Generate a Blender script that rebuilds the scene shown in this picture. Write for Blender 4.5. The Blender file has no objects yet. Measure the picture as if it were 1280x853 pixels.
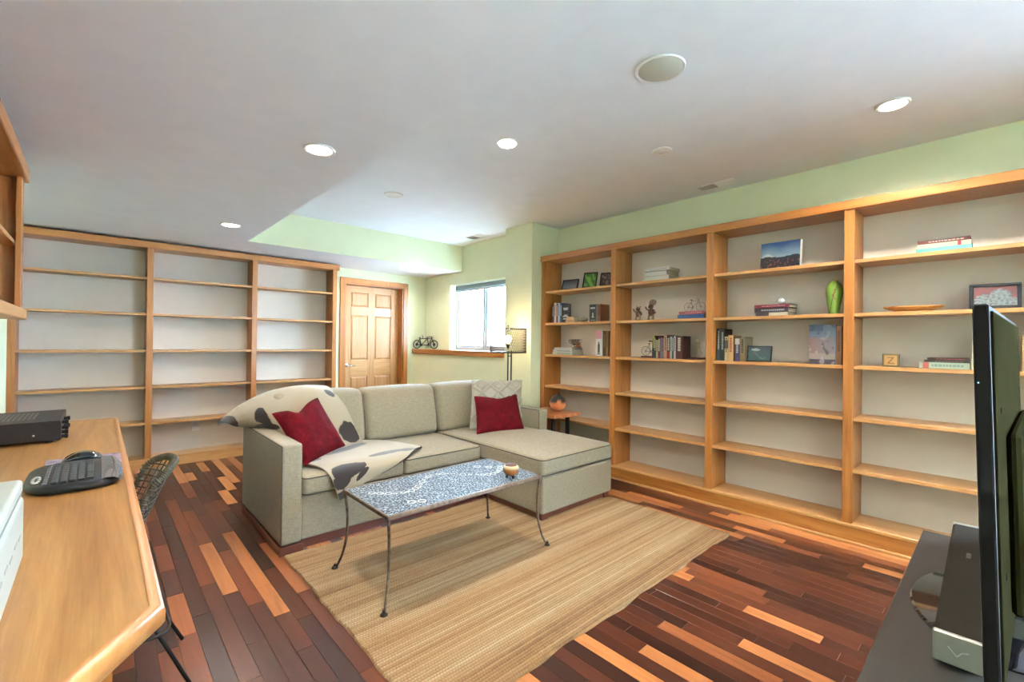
import bpy, bmesh, math, random
import numpy as np
from mathutils import Vector, Matrix, noise
random.seed(7)
PI = math.pi
SC = bpy.context.scene
COL = SC.collection
# ------------------------------------------------------------------ camera
YAW, PITCH, ROLL = math.radians(42.5587), math.radians(0.2143), math.radians(0.7016)
F = Vector((math.sin(YAW), math.cos(YAW), 0)); R = Vector((math.cos(YAW), -math.sin(YAW), 0)); U = Vector((0, 0, 1))
F2 = F*math.cos(PITCH)+U*math.sin(PITCH); U2 = U*math.cos(PITCH)-F*math.sin(PITCH)
R3 = R*math.cos(ROLL)+U2*math.sin(ROLL); U3 = U2*math.cos(ROLL)-R*math.sin(ROLL)
cam = bpy.data.cameras.new('camera'); cam.sensor_width = 36; cam.lens = 36*564.3/1280; cam.clip_start = .02
camo = bpy.data.objects.new('camera', cam); COL.objects.link(camo)
M = Matrix((R3, U3, -F2)).transposed().to_4x4(); M.translation = Vector((0, 0, 1.3)); camo.matrix_world = M
SC.camera = camo
# ------------------------------------------------------------------ light and exposure
SC.view_settings.view_transform = 'Standard'; SC.view_settings.look = 'None'
SC.view_settings.gamma = 1.0; SC.view_settings.use_curve_mapping = False
SC.view_settings.exposure = 0.66
W = bpy.data.worlds.new('sky'); SC.world = W; W.use_nodes = True
bg = W.node_tree.nodes['Background']; bg.inputs[0].default_value = (.50, .75, 1.0, 1); bg.inputs[1].default_value = 56.0
sun = bpy.data.lights.new('sun', 'SUN'); sun.energy = 600; sun.angle = math.radians(3); sun.color = (.86, .94, 1)
suno = bpy.data.objects.new('sun', sun); COL.objects.link(suno)
suno.rotation_euler = Vector((.55, .25, -1.0)).to_track_quat('-Z', 'Y').to_euler()
CAN_W = 14.5

def lampdisc(name, x, y, z, r, power, col=(1, .90, .77), spread=150):
    l = bpy.data.lights.new(name, 'AREA'); l.shape = 'DISK'; l.size = r*2; l.energy = power; l.color = col; l.spread = math.radians(spread)
    o = bpy.data.objects.new(name, l); COL.objects.link(o); o.location = (x, y, z); return o

# ------------------------------------------------------------------ materials
def newmat(name):
    m = bpy.data.materials.new(name); m.use_nodes = True
    nt = m.node_tree; b = nt.nodes['Principled BSDF']; return m, nt, b
def L(nt, a, b): nt.links.new(a, b)
def texco(nt, scale=(1, 1, 1), rot=(0, 0, 0)):
    t = nt.nodes.new('ShaderNodeTexCoord'); mp = nt.nodes.new('ShaderNodeMapping')
    mp.inputs['Scale'].default_value = scale; mp.inputs['Rotation'].default_value = rot
    L(nt, t.outputs['Object'], mp.inputs['Vector']); return mp.outputs[0]
def noisen(nt, vec, scale, detail=4, rough=.55, dist=0):
    n = nt.nodes.new('ShaderNodeTexNoise'); n.inputs['Scale'].default_value = scale; n.inputs['Detail'].default_value = detail
    n.inputs['Roughness'].default_value = rough; n.inputs['Distortion'].default_value = dist
    if vec is not None: L(nt, vec, n.inputs['Vector'])
    return n.outputs['Fac']
def ramp(nt, fac, stops):
    r = nt.nodes.new('ShaderNodeValToRGB'); e = r.color_ramp.elements
    while len(e) < len(stops): e.new(.5)
    for k, (p, c) in enumerate(stops): e[k].position = p; e[k].color = (*c, 1)
    L(nt, fac, r.inputs[0]); return r.outputs[0]
def bump(nt, b, h, strength=.2, dist=.01):
    n = nt.nodes.new('ShaderNodeBump'); n.inputs['Strength'].default_value = strength; n.inputs['Distance'].default_value = dist
    L(nt, h, n.inputs['Height']); L(nt, n.outputs[0], b.inputs['Normal'])
def flat(name, c, rough=.5, metal=0, coat=0, var=.06, vs=6, bs=0, bd=.002, spec=.5):
    m, nt, b = newmat(name)
    v = texco(nt); f = noisen(nt, v, vs, 3)
    lo = tuple(x*(1-var) for x in c); hi = tuple(min(1, x*(1+var)) for x in c)
    L(nt, ramp(nt, f, [(.3, lo), (.7, hi)]), b.inputs['Base Color'])
    b.inputs['Roughness'].default_value = rough; b.inputs['Metallic'].default_value = metal; b.inputs['Coat Weight'].default_value = coat; b.inputs['Specular IOR Level'].default_value = spec
    if bs: bump(nt, b, noisen(nt, texco(nt), bs, 3), .3, bd)
    return m
def wood(name, axis, c1, c2, c3, rough=.38, coat=.15, wide=1.0):
    m, nt, b = newmat(name)
    s = [9*wide, 9*wide, 9*wide]; s['xyz'.index(axis)] = .55*wide
    v = texco(nt, s)
    f = noisen(nt, v, 2.2, 6, .6, 1.2)
    s2 = [70, 70, 70]; s2['xyz'.index(axis)] = 2.0
    g = noisen(nt, texco(nt, s2), 2.0, 3, .6)
    mx = nt.nodes.new('ShaderNodeMath'); mx.operation = 'MULTIPLY_ADD'; mx.inputs[1].default_value = .3
    L(nt, g, mx.inputs[0]); L(nt, f, mx.inputs[2])
    L(nt, ramp(nt, mx.outputs[0], [(.42, c1), (.64, c2), (.86, c3)]), b.inputs['Base Color'])
    b.inputs['Roughness'].default_value = rough; b.inputs['Coat Weight'].default_value = coat; b.inputs['Coat Roughness'].default_value = .2
    bump(nt, b, g, .06, .002)
    return m
def attrmat(name, rough=.5, metal=0, coat=0, sheen=0, grain=None, bs=0, bd=.002, gain=1.0):
    m, nt, b = newmat(name)
    a = nt.nodes.new('ShaderNodeAttribute'); a.attribute_name = 'pc'
    out = a.outputs['Color']
    if grain:
        f = noisen(nt, texco(nt, grain), 1.0, 5, .65, .6)
        r = ramp(nt, f, [(.25, (.62, .58, .56)), (.5, (1, 1, 1)), (.8, (1.25, 1.22, 1.2))])
        mx = nt.nodes.new('ShaderNodeMix'); mx.data_type = 'RGBA'; mx.blend_type = 'MULTIPLY'; mx.inputs[0].default_value = 1
        L(nt, out, mx.inputs[6]); L(nt, r, mx.inputs[7]); out = mx.outputs[2]
    if gain != 1:
        gx = nt.nodes.new('ShaderNodeMix'); gx.data_type = 'RGBA'; gx.blend_type = 'MULTIPLY'; gx.inputs[0].default_value = 1; gx.inputs[7].default_value = (gain, gain, gain, 1)
        L(nt, out, gx.inputs[6]); out = gx.outputs[2]
    L(nt, out, b.inputs['Base Color'])
    b.inputs['Roughness'].default_value = rough; b.inputs['Metallic'].default_value = metal
    b.inputs['Coat Weight'].default_value = coat; b.inputs['Sheen Weight'].default_value = sheen
    if bs: bump(nt, b, noisen(nt, texco(nt), bs, 3), .3, bd)
    return m
def emit(name, c, s):
    m, nt, b = newmat(name); b.inputs['Base Color'].default_value = (*c, 1)
    b.inputs['Emission Color'].default_value = (*c, 1); b.inputs['Emission Strength'].default_value = s; return m
def fabric(name, c, s=900, rough=.95, var=.12, sheen=.2):
    m, nt, b = newmat(name)
    v = texco(nt)
    f1 = noisen(nt, texco(nt, (1, 1, .12)), s*.35, 2); f2 = noisen(nt, texco(nt, (.12, .12, 1)), s*.35, 2)
    ad = nt.nodes.new('ShaderNodeMath'); ad.operation = 'ADD'; L(nt, f1, ad.inputs[0]); L(nt, f2, ad.inputs[1])
    lo = tuple(x*(1-var*2) for x in c); hi = tuple(min(1, x*(1+var)) for x in c)
    L(nt, ramp(nt, ad.outputs[0], [(.8/2, lo), (1.2/2+.1, hi)]), b.inputs['Base Color'])
    ad2 = nt.nodes.new('ShaderNodeMath'); ad2.operation = 'MULTIPLY'; ad2.inputs[1].default_value = .5; L(nt, ad.outputs[0], ad2.inputs[0])
    nt.links.remove(nt.nodes['Color Ramp'].inputs[0].links[0]); L(nt, ad2.outputs[0], nt.nodes['Color Ramp'].inputs[0])
    b.inputs['Roughness'].default_value = rough; b.inputs['Sheen Weight'].default_value = sheen
    bump(nt, b, ad.outputs[0], .35, .0015); return m

MW = flat('wall_paint', (.71, .745, .52), .85, var=.02, bs=160, bd=.0008)
MC = flat('ceiling_paint', (.82, .855, .90), .9, var=.02, bs=120, bd=.001)
MWHITE = flat('white_trim', (.82, .83, .84), .45, var=.02)
CW = ((.225, .068, .011), (.325, .112, .020), (.38, .150, .033))
CL = ((.36, .155, .045), (.44, .21, .07), (.49, .26, .10))
WDX, WDY, WDZ = [wood('alder_'+a, a, *CW) for a in 'xyz']
WLX, WLY = [wood('pale_alder_'+a, a, *CL) for a in 'xy']
WDOOR = wood('fir_door', 'z', (.30, .125, .04), (.39, .185, .065), (.45, .245, .11), .5, .05)
WDOORX = wood('fir_door_rail', 'x', (.34, .15, .05), (.43, .215, .08), (.50, .28, .13))
WDESK = wood('birch_desk', 'y', (.24, .10, .026), (.36, .175, .053), (.49, .27, .10), .34, .12, .5)
WEDGE = wood('birch_nosing', 'y', (.32, .125, .035), (.40, .175, .055), (.46, .22, .075), .32, .15)
MBACK = flat('back_panel_paint', (.65, .58, .50), .6, var=.02)
MBLK = flat('black_plastic', (.012, .012, .013), .35, var=.1, spec=.3)
MGLOSS = flat('gloss_black', (.008, .008, .012), .06, coat=1)
MDARK = flat('dark_bronze', (.05, .04, .032), .42, .7, var=.3)
MIRON = flat('black_iron', (.015, .015, .016), .5, .5)
MBRONZE = flat('aged_bronze', (.17, .12, .085), .4, .85, var=.35, vs=40)
MSILVER = flat('silver_metal', (.62, .63, .62), .28, .9)
MCHROME = flat('brushed_chrome', (.75, .75, .76), .25, 1)
MSOFA = fabric('linen_upholstery', (.268, .224, .152))
MPIPE = flat('dark_piping', (.05, .043, .033), .9)
MFOOT = flat('mahogany_plinth', (.09, .022, .012), .35, coat=.3)
MRED = None
PCM = attrmat('printed_cover', .45, coat=.15)
PAGES = flat('paper_pages', (.42, .37, .27), .9, vs=200, var=.12)

# ------------------------------------------------------------------ mesh helpers
class MB:
    def __init__(s): s.v = []; s.f = []; s.m = []; s.c = []; s.cur = 0; s.col = None
    def add(s, vs, fs, m=None, col=None):
        n = len(s.v); s.v += [tuple(p) for p in vs]; s.f += [tuple(i+n for i in f) for f in fs]
        s.m += [s.cur if m is None else m]*len(fs)
        c = col if col is not None else (s.col or (1, 1, 1)); s.c += [c]*len(vs)
        return s
    def box(s, x0, x1, y0, y1, z0, z1, b=.002, **k):
        if x0 > x1: x0, x1 = x1, x0
        if y0 > y1: y0, y1 = y1, y0
        if z0 > z1: z0, z1 = z1, z0
        b = min(b, (x1-x0)*.35, (y1-y0)*.35, (z1-z0)*.35)
        if b <= 0:
            vs = [(x, y, z) for z in (z0, z1) for y in (y0, y1) for x in (x0, x1)]
            return s.add(vs, [(0, 2, 3, 1), (4, 5, 7, 6), (0, 1, 5, 4), (2, 6, 7, 3), (0, 4, 6, 2), (1, 3, 7, 5)], **k)
        vs = []; idx = {}
        for i, x in enumerate((x0, x1)):
            for j, y in enumerate((y0, y1)):
                for l, z in enumerate((z0, z1)):
                    sx, sy, sz = (1-2*i)*b, (1-2*j)*b, (1-2*l)*b
                    for a, p in enumerate(((x, y+sy, z+sz), (x+sx, y, z+sz), (x+sx, y+sy, z))):
                        idx[i, j, l, a] = len(vs); vs.append(p)
        fs = []
        for i in (0, 1):
            q = [idx[i, 0, 0, 0], idx[i, 1, 0, 0], idx[i, 1, 1, 0], idx[i, 0, 1, 0]]; fs.append(q if i else q[::-1])
            q = [idx[0, i, 0, 1], idx[1, i, 0, 1], idx[1, i, 1, 1], idx[0, i, 1, 1]]; fs.append(q[::-1] if i else q)
            q = [idx[0, 0, i, 2], idx[1, 0, i, 2], idx[1, 1, i, 2], idx[0, 1, i, 2]]; fs.append(q if i else q[::-1])
        for i in (0, 1):
            for j in (0, 1):
                q = [idx[i, j, 0, 0], idx[i, j, 0, 1], idx[i, j, 1, 1], idx[i, j, 1, 0]]; fs.append(q if i != j else q[::-1])
                q = [idx[i, 0, j, 0], idx[i, 0, j, 2], idx[i, 1, j, 2], idx[i, 1, j, 0]]; fs.append(q[::-1] if i != j else q)
                q = [idx[0, i, j, 1], idx[0, i, j, 2], idx[1, i, j, 2], idx[1, i, j, 1]]; fs.append(q if i != j else q[::-1])
        for i in (0, 1):
            for j in (0, 1):
                for l in (0, 1):
                    q = [idx[i, j, l, 0], idx[i, j, l, 1], idx[i, j, l, 2]]; fs.append(q if (i+j+l) % 2 else q[::-1])
        return s.add(vs, fs, **k)
    def obox(s, c, ax, ay, az, hx, hy, hz, **k):
        c, ax, ay, az = map(Vector, (c, ax, ay, az)); t = MB(); t.box(-hx, hx, -hy, hy, -hz, hz, b=k.pop('b', .001))
        return s.add([c+ax*p[0]+ay*p[1]+az*p[2] for p in t.v], t.f, **k)
    def prism(s, poly, z0, z1, **k):
        n = len(poly); vs = [(x, y, z0) for x, y in poly]+[(x, y, z1) for x, y in poly]
        return s.add(vs, [tuple(range(n))[::-1], tuple(range(n, 2*n))]+[(i, (i+1) % n, n+(i+1) % n, n+i) for i in range(n)], **k)
    def lathe(s, prof, c=(0, 0, 0), seg=24, sx=1, sy=1, **k):
        vs = []; fs = []
        for r, z in prof:
            for i in range(seg):
                a = 2*PI*i/seg; vs.append((c[0]+r*sx*math.cos(a), c[1]+r*sy*math.sin(a), c[2]+z))
        for j in range(len(prof)-1):
            for i in range(seg):
                fs.append((j*seg+i, j*seg+(i+1) % seg, (j+1)*seg+(i+1) % seg, (j+1)*seg+i))
        fs.append(tuple(range(seg))[::-1]); n = (len(prof)-1)*seg; fs.append(tuple(range(n, n+seg)))
        return s.add(vs, fs, **k)
    def tube(s, pts, r, seg=8, closed=False, **k):
        pts = [Vector(p) for p in pts]; n = len(pts); rr = r if hasattr(r, '__len__') else [r]*n
        vs = []; fs = []; prev = None
        for i, p in enumerate(pts):
            t = (pts[(i+1) % n]-pts[i-1]) if closed else (pts[min(i+1, n-1)]-pts[max(i-1, 0)])
            t.normalize()
            if prev is None:
                prev = t.orthogonal().normalized()
            u = prev-t*prev.dot(t)
            if u.length < 1e-6: u = t.orthogonal()
            u.normalize(); w = t.cross(u); prev = u
            for q in range(seg):
                a = 2*PI*q/seg; vs.append(p+(u*math.cos(a)+w*math.sin(a))*rr[i])
        m = n if closed else n-1
        for i in range(m):
            for q in range(seg):
                a, b = i*seg, ((i+1) % n)*seg
                fs.append((a+q, a+(q+1) % seg, b+(q+1) % seg, b+q))
        if not closed:
            fs.append(tuple(range(seg))[::-1]); fs.append(tuple(range((n-1)*seg, n*seg)))
        return s.add(vs, fs, **k)
    def ring(s, c, ax, R_, r, seg=20, ts=6, **k):
        c = Vector(c); ax = Vector(ax).normalized(); u = ax.orthogonal().normalized(); w = ax.cross(u)
        return s.tube([c+(u*math.cos(2*PI*i/seg)+w*math.sin(2*PI*i/seg))*R_ for i in range(seg)], r, ts, True, **k)
    def ball(s, c, r, seg=12, rings=8, sc=(1, 1, 1), **k):
        pr = [(r*math.sin(PI*j/rings)+1e-5, -r*math.cos(PI*j/rings)) for j in range(rings+1)]
        t = MB(); t.lathe(pr, seg=seg)
        return s.add([(c[0]+p[0]*sc[0], c[1]+p[1]*sc[1], c[2]+p[2]*sc[2]) for p in t.v], t.f, **k)
    def grid(s, P, wrap=False, **k):
        ny = len(P); nx = len(P[0]); vs = [p for row in P for p in row]; fs = []
        for j in range(ny-1):
            for i in range(nx if wrap else nx-1):
                fs.append((j*nx+i, j*nx+(i+1) % nx, (j+1)*nx+(i+1) % nx, (j+1)*nx+i))
        return s.add(vs, fs, **k)
    def rbox(s, x0, x1, y0, y1, z0, z1, r=.03, n=10, fn=None, **k):
        def axis(a, b):
            r_ = min(r, (b-a)*.49)
            e = [a, a+r_*.12, a+r_*.4, a+r_*.7, a+r_]; m = [a+r_+(b-a-2*r_)*i/n for i in range(1, n)]
            return e+m+[b-(q-a) for q in e[::-1]]
        A = [axis(x0, x1), axis(y0, y1), axis(z0, z1)]
        lo = Vector((x0, y0, z0)); hi = Vector((x1, y1, z1)); rv = Vector([min(r, (hi[i]-lo[i])*.49) for i in range(3)])
        d = {}; vs = []; fs = []
        def vid(p):
            key = (round(p[0], 6), round(p[1], 6), round(p[2], 6))
            if key not in d:
                c = Vector([min(max(p[i], lo[i]+rv[i]), hi[i]-rv[i]) for i in range(3)]); o = Vector([(p[i]-c[i])/rv[i] for i in range(3)])
                q = Vector(p)
                if o.length > 1e-6:
                    m_ = max(abs(t) for t in o); o = o.normalized()*m_; q = Vector([c[i]+o[i]*rv[i] for i in range(3)])
                if fn: q = fn(q)
                d[key] = len(vs); vs.append(q)
            return d[key]
        for a in range(3):
            b, c = (a+1) % 3, (a+2) % 3
            for side in (0, 1):
                for i in range(len(A[b])-1):
                    for j in range(len(A[c])-1):
                        q = []
                        for (ii, jj) in ((i, j), (i+1, j), (i+1, j+1), (i, j+1)):
                            p = [0, 0, 0]; p[a] = A[a][-1] if side else A[a][0]; p[b] = A[b][ii]; p[c] = A[c][jj]; q.append(vid(p))
                        fs.append(q if side else q[::-1])
        return s.add(vs, fs, **k)

def wloc(o):
    v = Vector((0, 0, 0))
    while o: v += o.location; o = o.parent
    return v
def obj(name, mb, mat, parent=None, smooth=False, kind=None, label=None):
    """mesh written in world coordinates; origin at the parent's origin"""
    off = wloc(parent) if parent else Vector((0, 0, 0))
    me = bpy.data.meshes.new(name)
    V = np.array(mb.v, dtype=float)-np.array(off)
    me.from_pydata([tuple(p) for p in V], [], mb.f)
    for m in (mat if isinstance(mat, (list, tuple)) else [mat]): me.materials.append(m)
    if any(mb.m): me.polygons.foreach_set('material_index', mb.m)
    a = me.attributes.new('pc', 'FLOAT_COLOR', 'POINT')
    a.data.foreach_set('color', [q for c in mb.c for q in (c[0], c[1], c[2], 1)])
    if smooth: me.polygons.foreach_set('use_smooth', [True]*len(mb.f))
    me.update(); o = bpy.data.objects.new(name, me); COL.objects.link(o); o.parent = parent
    if smooth == 'a': 
        me.set_sharp_from_angle(angle=math.radians(40))
    if kind: o['kind'] = kind
    if label: o['label'] = label
    return o
def tag(o, label, cat, group=None):
    o['label'] = label; o['category'] = cat
    if group: o['group'] = group
    return o
def thing(name, loc, label, cat, group=None):
    o = bpy.data.objects.new(name, None); COL.objects.link(o); o.location = loc; o.empty_display_size = .05
    return tag(o, label, cat, group)
def struct(name, mb, mat, parent=None, **k):
    return obj(name, mb, mat, parent, kind=None if parent else 'structure', **k)
def srgb(r, g, b):
    f = lambda c: (c/255/12.92) if c <= 10 else ((c/255+.055)/1.055)**2.4
    return (f(r)*.62, f(g)*.60, f(b)*.58)

# ================================================================== SETTING
XW, XL, YB, YN = 3.97, -.57, 6.06, -4.4
ZC, ZS = 2.638, 2.285
# floor: slab plus planks
fl = bpy.data.objects.new('floor', None); COL.objects.link(fl); fl['kind'] = 'structure'
obj('subfloor', MB().box(XL-.1, 4.1, YN-.1, 6.4, -.12, -.016, b=0), flat('subfloor_dark', (.02, .008, .005), .8), fl)
MPLANK = attrmat('plank_varnish', .30, coat=.08, grain=(26, 1.6, 5))
PAL = [((.060, .019, .013), 26), ((.10, .028, .016), 24), ((.155, .045, .022), 18), ((.22, .068, .028), 12), ((.34, .125, .045), 8), ((.50, .215, .075), 12)]
PW = .0715; wts = [w for _, w in PAL]
rest = MB(); x = XL-.02; npl = 0
while x < 3.72:
    y = YN-random.random()*.7
    while y < 6.2:
        ln = random.choice((.32, .42, .5, .6, .75, .9, 1.1)); y1 = min(y+ln, 6.22)
        c = random.choices([p for p, _ in PAL], wts)[0]; k = random.uniform(.85, 1.15); kk = .48 if c[0] < .2 else (.62 if c[0] < .3 else .80)
        c = (c[0]*k*kk, c[1]*k*kk*.86, c[2]*k*kk*.8)
        dz = random.uniform(-.0004, .0003)
        x0, x1 = x+.0006, x+PW-.0006; xc = x+PW/2; yc = (y+y1)/2
        underrug = .86 < x0 and x1 < 3.18 and y > 1.3 and y1 < 3.9
        vis = (x1 > .02 and y1 > .25 and not underrug)
        if xc < .80: vis = vis and y1 > 1.2 and x1 > .0
        if .83 < xc < 3.2 and y > 2.6: vis = False
        if xc > 3.2 and y > 3.0: vis = False
        if xc > 1.3 and xc < 3.7 and y1 < .3 : vis = False
        if y > 5.76: vis = False
        if vis and npl < 300:
            obj('plank', MB().box(x0, x1, y+.0006, y1-.0006, -.016, dz, b=.0008, col=c), MPLANK, fl); npl += 1
        else:
            rest.box(x0, x1, y+.0006, y1-.0006, -.016, dz, b=.0008, col=c)
        y = y1
    x += PW
obj('planks', rest, MPLANK, fl, kind='stuff')

# ceiling (upper) and dropped soffit
struct('ceiling', MB().box(1.05, 4.1, YN-.1, 5.2, ZC, ZC+.1, b=0), MC)
sb = MB()
sb.box(XL-.1, 1.10, YN-.1, 6.3, ZS, ZC+.1, b=0); sb.box(1.10, 3.95, 5.13, 6.3, ZS, ZC+.1, b=0)
so = struct('ceiling', sb, [MC, MW])
for p in so.data.polygons:
    if abs(p.normal.z) < .5: p.material_index = 1
# walls
struct('wall_left', MB().box(XL-.1, XL, YN, 6.3, 0, ZC, b=0), MW)
DX0, DX1, DZ = 2.47, 3.36, 2.095
wb = MB().box(XL-.1, DX0, YB, YB+.3, 0, ZC, b=0); wb.box(DX1, 4.0, YB, YB+.3, 0, ZC, b=0); wb.box(DX0, DX1, YB, YB+.3, DZ, ZC, b=0); wb.box(DX0, DX1, YB+.2, YB+.3, 0, DZ, b=0)
struct('wall_back', wb, MW)
wr_ = MB().box(XW, XW+.1, -1.4, 3.6, 0, ZC, b=0).box(XW, XW+.1, YN, -4.1, 0, ZC, b=0).box(XW, XW+.1, -4.1, -1.4, 2.30, ZC, b=0)
struct('wall_right', wr_, MW)
struct('pillar', MB().box(3.53, XW+.1, 3.535, 3.975, 0, ZC, b=.003), MW)
WY0, WY1, WZ0, WZ1 = 4.10, 5.40, 1.19, 2.115
ww = MB().box(3.53, 3.74, 3.975, YB, 0, 1.12, b=0)
ww.box(3.74, 3.95, 3.975, YB, 0, WZ0-.002, b=0); ww.box(3.74, 3.95, 3.975, WY0, WZ0-.002, ZC, b=0); ww.box(3.74, 3.95, WY1, YB, WZ0-.002, ZC, b=0); ww.box(3.74, 3.95, WY0, WY1, WZ1, ZC, b=0)
struct('wall_right', ww, MW)
struct('wall_near', MB().box(XL-.1, 4.1, YN-.1, YN, 0, ZC, b=0), MW)
struct('trim_1', MB().box(3.505, 3.74, 3.977, YB, 1.12, 1.19, b=.006).box(3.74, 3.86, WY0, WY1, 1.16, 1.19, b=0), WDY)   # wooden ledge under the window
# window
wn = bpy.data.objects.new('window_1', None); COL.objects.link(wn); wn.location = (3.87, 4.75, 1.19); wn['kind'] = 'structure'
def frame_y(mb, x0, x1, y0, y1, z0, z1, w, b=.003):
    mb.box(x0, x1, y0, y1, z0, z0+w, b=b); mb.box(x0, x1, y0, y1, z1-w, z1, b=b)
    mb.box(x0, x1, y0, y0+w, z0+w, z1-w, b=b); mb.box(x0, x1, y1-w, y1, z0+w, z1-w, b=b); return mb
wf = frame_y(MB(), 3.85, 3.93, WY0, WY1, WZ0, WZ1, .035); wf.box(3.85, 3.93, 4.735, 4.775, WZ0+.035, WZ1-.035)
MVIN = flat('grey_white_vinyl', (.36, .40, .43), .5, var=.02)
obj('window_frame', wf, MVIN, wn)
mg, nt, b = newmat('window_glass'); nt.nodes.remove(b)
tr = nt.nodes.new('ShaderNodeBsdfTransparent'); gl = nt.nodes.new('ShaderNodeBsdfGlossy'); gl.inputs['Roughness'].default_value = .02
ms = nt.nodes.new('ShaderNodeMixShader'); ms.inputs[0].default_value = .05
L(nt, tr.outputs[0], ms.inputs[1]); L(nt, gl.outputs[0], ms.inputs[2]); L(nt, ms.outputs[0], nt.nodes['Material Output'].inputs[0])
for y0, y1 in ((WY0+.035, 4.735), (4.775, WY1-.035)):
    s_ = obj('sash', frame_y(MB(), 3.865, 3.90, y0, y1, WZ0+.035, WZ1-.035, .028), MVIN, wn)
    obj('pane', MB().box(3.88, 3.884, y0+.026, y1-.026, WZ0+.06, WZ1-.06, b=0), mg, s_)
for wi, (ya, yb) in enumerate(((-2.75, -1.4), (-4.1, -2.75))):  # unseen glass doors, added behind the camera to supply daylight fill
    fill_door = bpy.data.objects.new('window_%d' % (wi+2), None); COL.objects.link(fill_door); fill_door.location = (4.0, (ya+yb)/2, 0); fill_door['kind'] = 'structure'
    obj('window_frame', frame_y(MB(), 3.985, 4.05, ya, yb, 0, 2.30, .035).box(3.985, 4.05, (ya+yb)/2-.02, (ya+yb)/2+.02, .035, 2.265), MWHITE, fill_door)
    for y0, y1 in ((ya+.035, (ya+yb)/2-.02), ((ya+yb)/2+.02, yb-.035)): obj('pane', MB().box(4.01, 4.014, y0, y1, .035, 2.265, b=0), mg, fill_door)
bl = thing('roller_blind', (3.80, 4.75, 2.03), 'grey roller blind rolled up at the top of the window', 'blind')
obj('cassette', MB().rbox(3.775, 3.835, WY0+.02, WY1-.075, 2.035, 2.095, .012, 3), flat('blind_grey', (.20, .25, .26), .6), bl, smooth='a')
obj('bottom_bar', MB().box(3.80, 3.812, WY0+.03, WY1-.085, 2.012, 2.036, b=.002), flat('blind_bar', (.5, .55, .58), .5), bl)
# outside ground beyond the window, made snow-pale to bounce daylight onto the ceiling
struct('ground', MB().box(4.08, 22, -1.2, 20, .9, 1.08, b=0).box(4.08, 22, -12, -1.2, -.2, -.03, b=0), flat('pale_bounce_ground', (.80, .82, .86), .9, vs=2))  # lower slab added outside the fill doors
# door with casing
dr = bpy.data.objects.new('door_1', None); COL.objects.link(dr); dr.location = (2.915, 6.19, 0); dr['kind'] = 'structure'
LX0, LX1, LZ1 = 2.492, 3.338, 2.075; YF, YD = 6.185, 6.225
obj('door_core', MB().box(LX0, LX1, YF+.014, YD, .01, LZ1, b=0), WDOOR, dr)
pz = [(.16, .80), (1.03, 1.66), (1.78, 1.985)]; px = [(2.61, 2.862), (2.968, 3.22)]
for a, b_ in ((LX0, 2.61), (3.22, LX1)): obj('stile', MB().box(a, b_, YF, YD, .01, LZ1), WDOOR, dr)
obj('center_stile', MB().box(2.862, 2.968, YF+.0005, YD, .01, LZ1), WDOOR, dr)
for a, b_ in ((.01, .16), (.80, 1.03), (1.66, 1.78), (1.985, LZ1)): obj('rail', MB().box(2.61, 3.22, YF+.001, YD, a, b_), WDOORX, dr)
for z0, z1 in pz:
    for x0, x1 in px:
        m = MB(); g = .028
        o_ = [(x0+.002, z0+.002), (x1-.002, z0+.002), (x1-.002, z1-.002), (x0+.002, z1-.002)]; i_ = [(x0+g, z0+g), (x1-g, z0+g), (x1-g, z1-g), (x0+g, z1-g)]
        m.add([(a, YF+.0135, b_) for a, b_ in o_]+[(a, YF+.004, b_) for a, b_ in i_], [(0, 1, 5, 4), (1, 2, 6, 5), (2, 3, 7, 6), (3, 0, 4, 7), (4, 5, 6, 7)])
        obj('door_panel', m, WDOOR, dr)
h = MB(); h.lathe([(.026, 0), (.026, .008), (.012, .012)], seg=16); hv = MB()
hv.add([(2.548+p[0], YF-p[2], .955+p[1]) for p in h.v], h.f); hv.tube([(2.548, YF-.005, .955), (2.548, YF-.05, .955), (2.56, YF-.055, .955), (2.66, YF-.055, .952)], [.009, .009, .009, .007])
obj('door_handle', hv, MCHROME, dr, smooth='a', label='brushed metal lever door handle')
cs = MB()
cs.box(2.402, DX0+.005, YB-.018, YB, 0, 2.16); cs.box(DX1-.005, 3.425, YB-.018, YB, 0, 2.16); cs.box(2.402, 3.425, YB-.0185, YB, DZ-.005, 2.16)
cs.box(DX0, DX0+.02, YB-.002, YD+.02, 0, DZ, b=0); cs.box(DX1-.02, DX1, YB-.002, YD+.02, 0, DZ, b=0); cs.box(DX0+.02, DX1-.02, YB-.002, YD+.02, DZ-.018, DZ, b=0)
struct('trim_2', cs, WDZ)
struct('baseboard_left', MB().box(XL, XL+.012, 4.2, 5.75, 0, .09), WDY)

# ================================================================== BOOKCASES
XF, XBK = 3.679, 3.962
PR = [3.50, 2.565, 1.6265, .699, -.235, -1.17]
SH = [1.868, 1.513, 1.163, .819, .476]
bc = thing('bookcase', (XBK, 1.165, 0), 'long built-in alder bookcase with five bays of shelves along the right wall', 'bookcase')
for i, y in enumerate(PR):
    obj('upright', MB().box(XF, XBK, y-.0285, y+.0285, .13, 2.215, b=.002), WDZ, bc)
for i in range(5):
    y1, y0 = PR[i]-.0285, PR[i+1]+.0285
    for z in SH: obj('shelf', MB().box(XF+.012, XBK-.004, y0+.001, y1-.001, z-.012, z+.012, b=.0015), WLY, bc)
    obj('back_panel', MB().box(XBK-.004, XBK+.004, y0, y1, .13, 2.215, b=0), MBACK, bc)
obj('crown', MB().box(XF-.018, XBK+.004, PR[-1]-.04, 3.533, 2.213, 2.274, b=.004), WDY, bc)
obj('bottom_shelf', MB().box(XF-.004, XBK, PR[-1]-.03, 3.53, .108, .13, b=.003), WLY, bc)
obj('plinth', MB().box(XF+.002, XBK-.01, PR[-1]-.03, 3.53, 0, .108, b=.001), WDY, bc)
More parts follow.
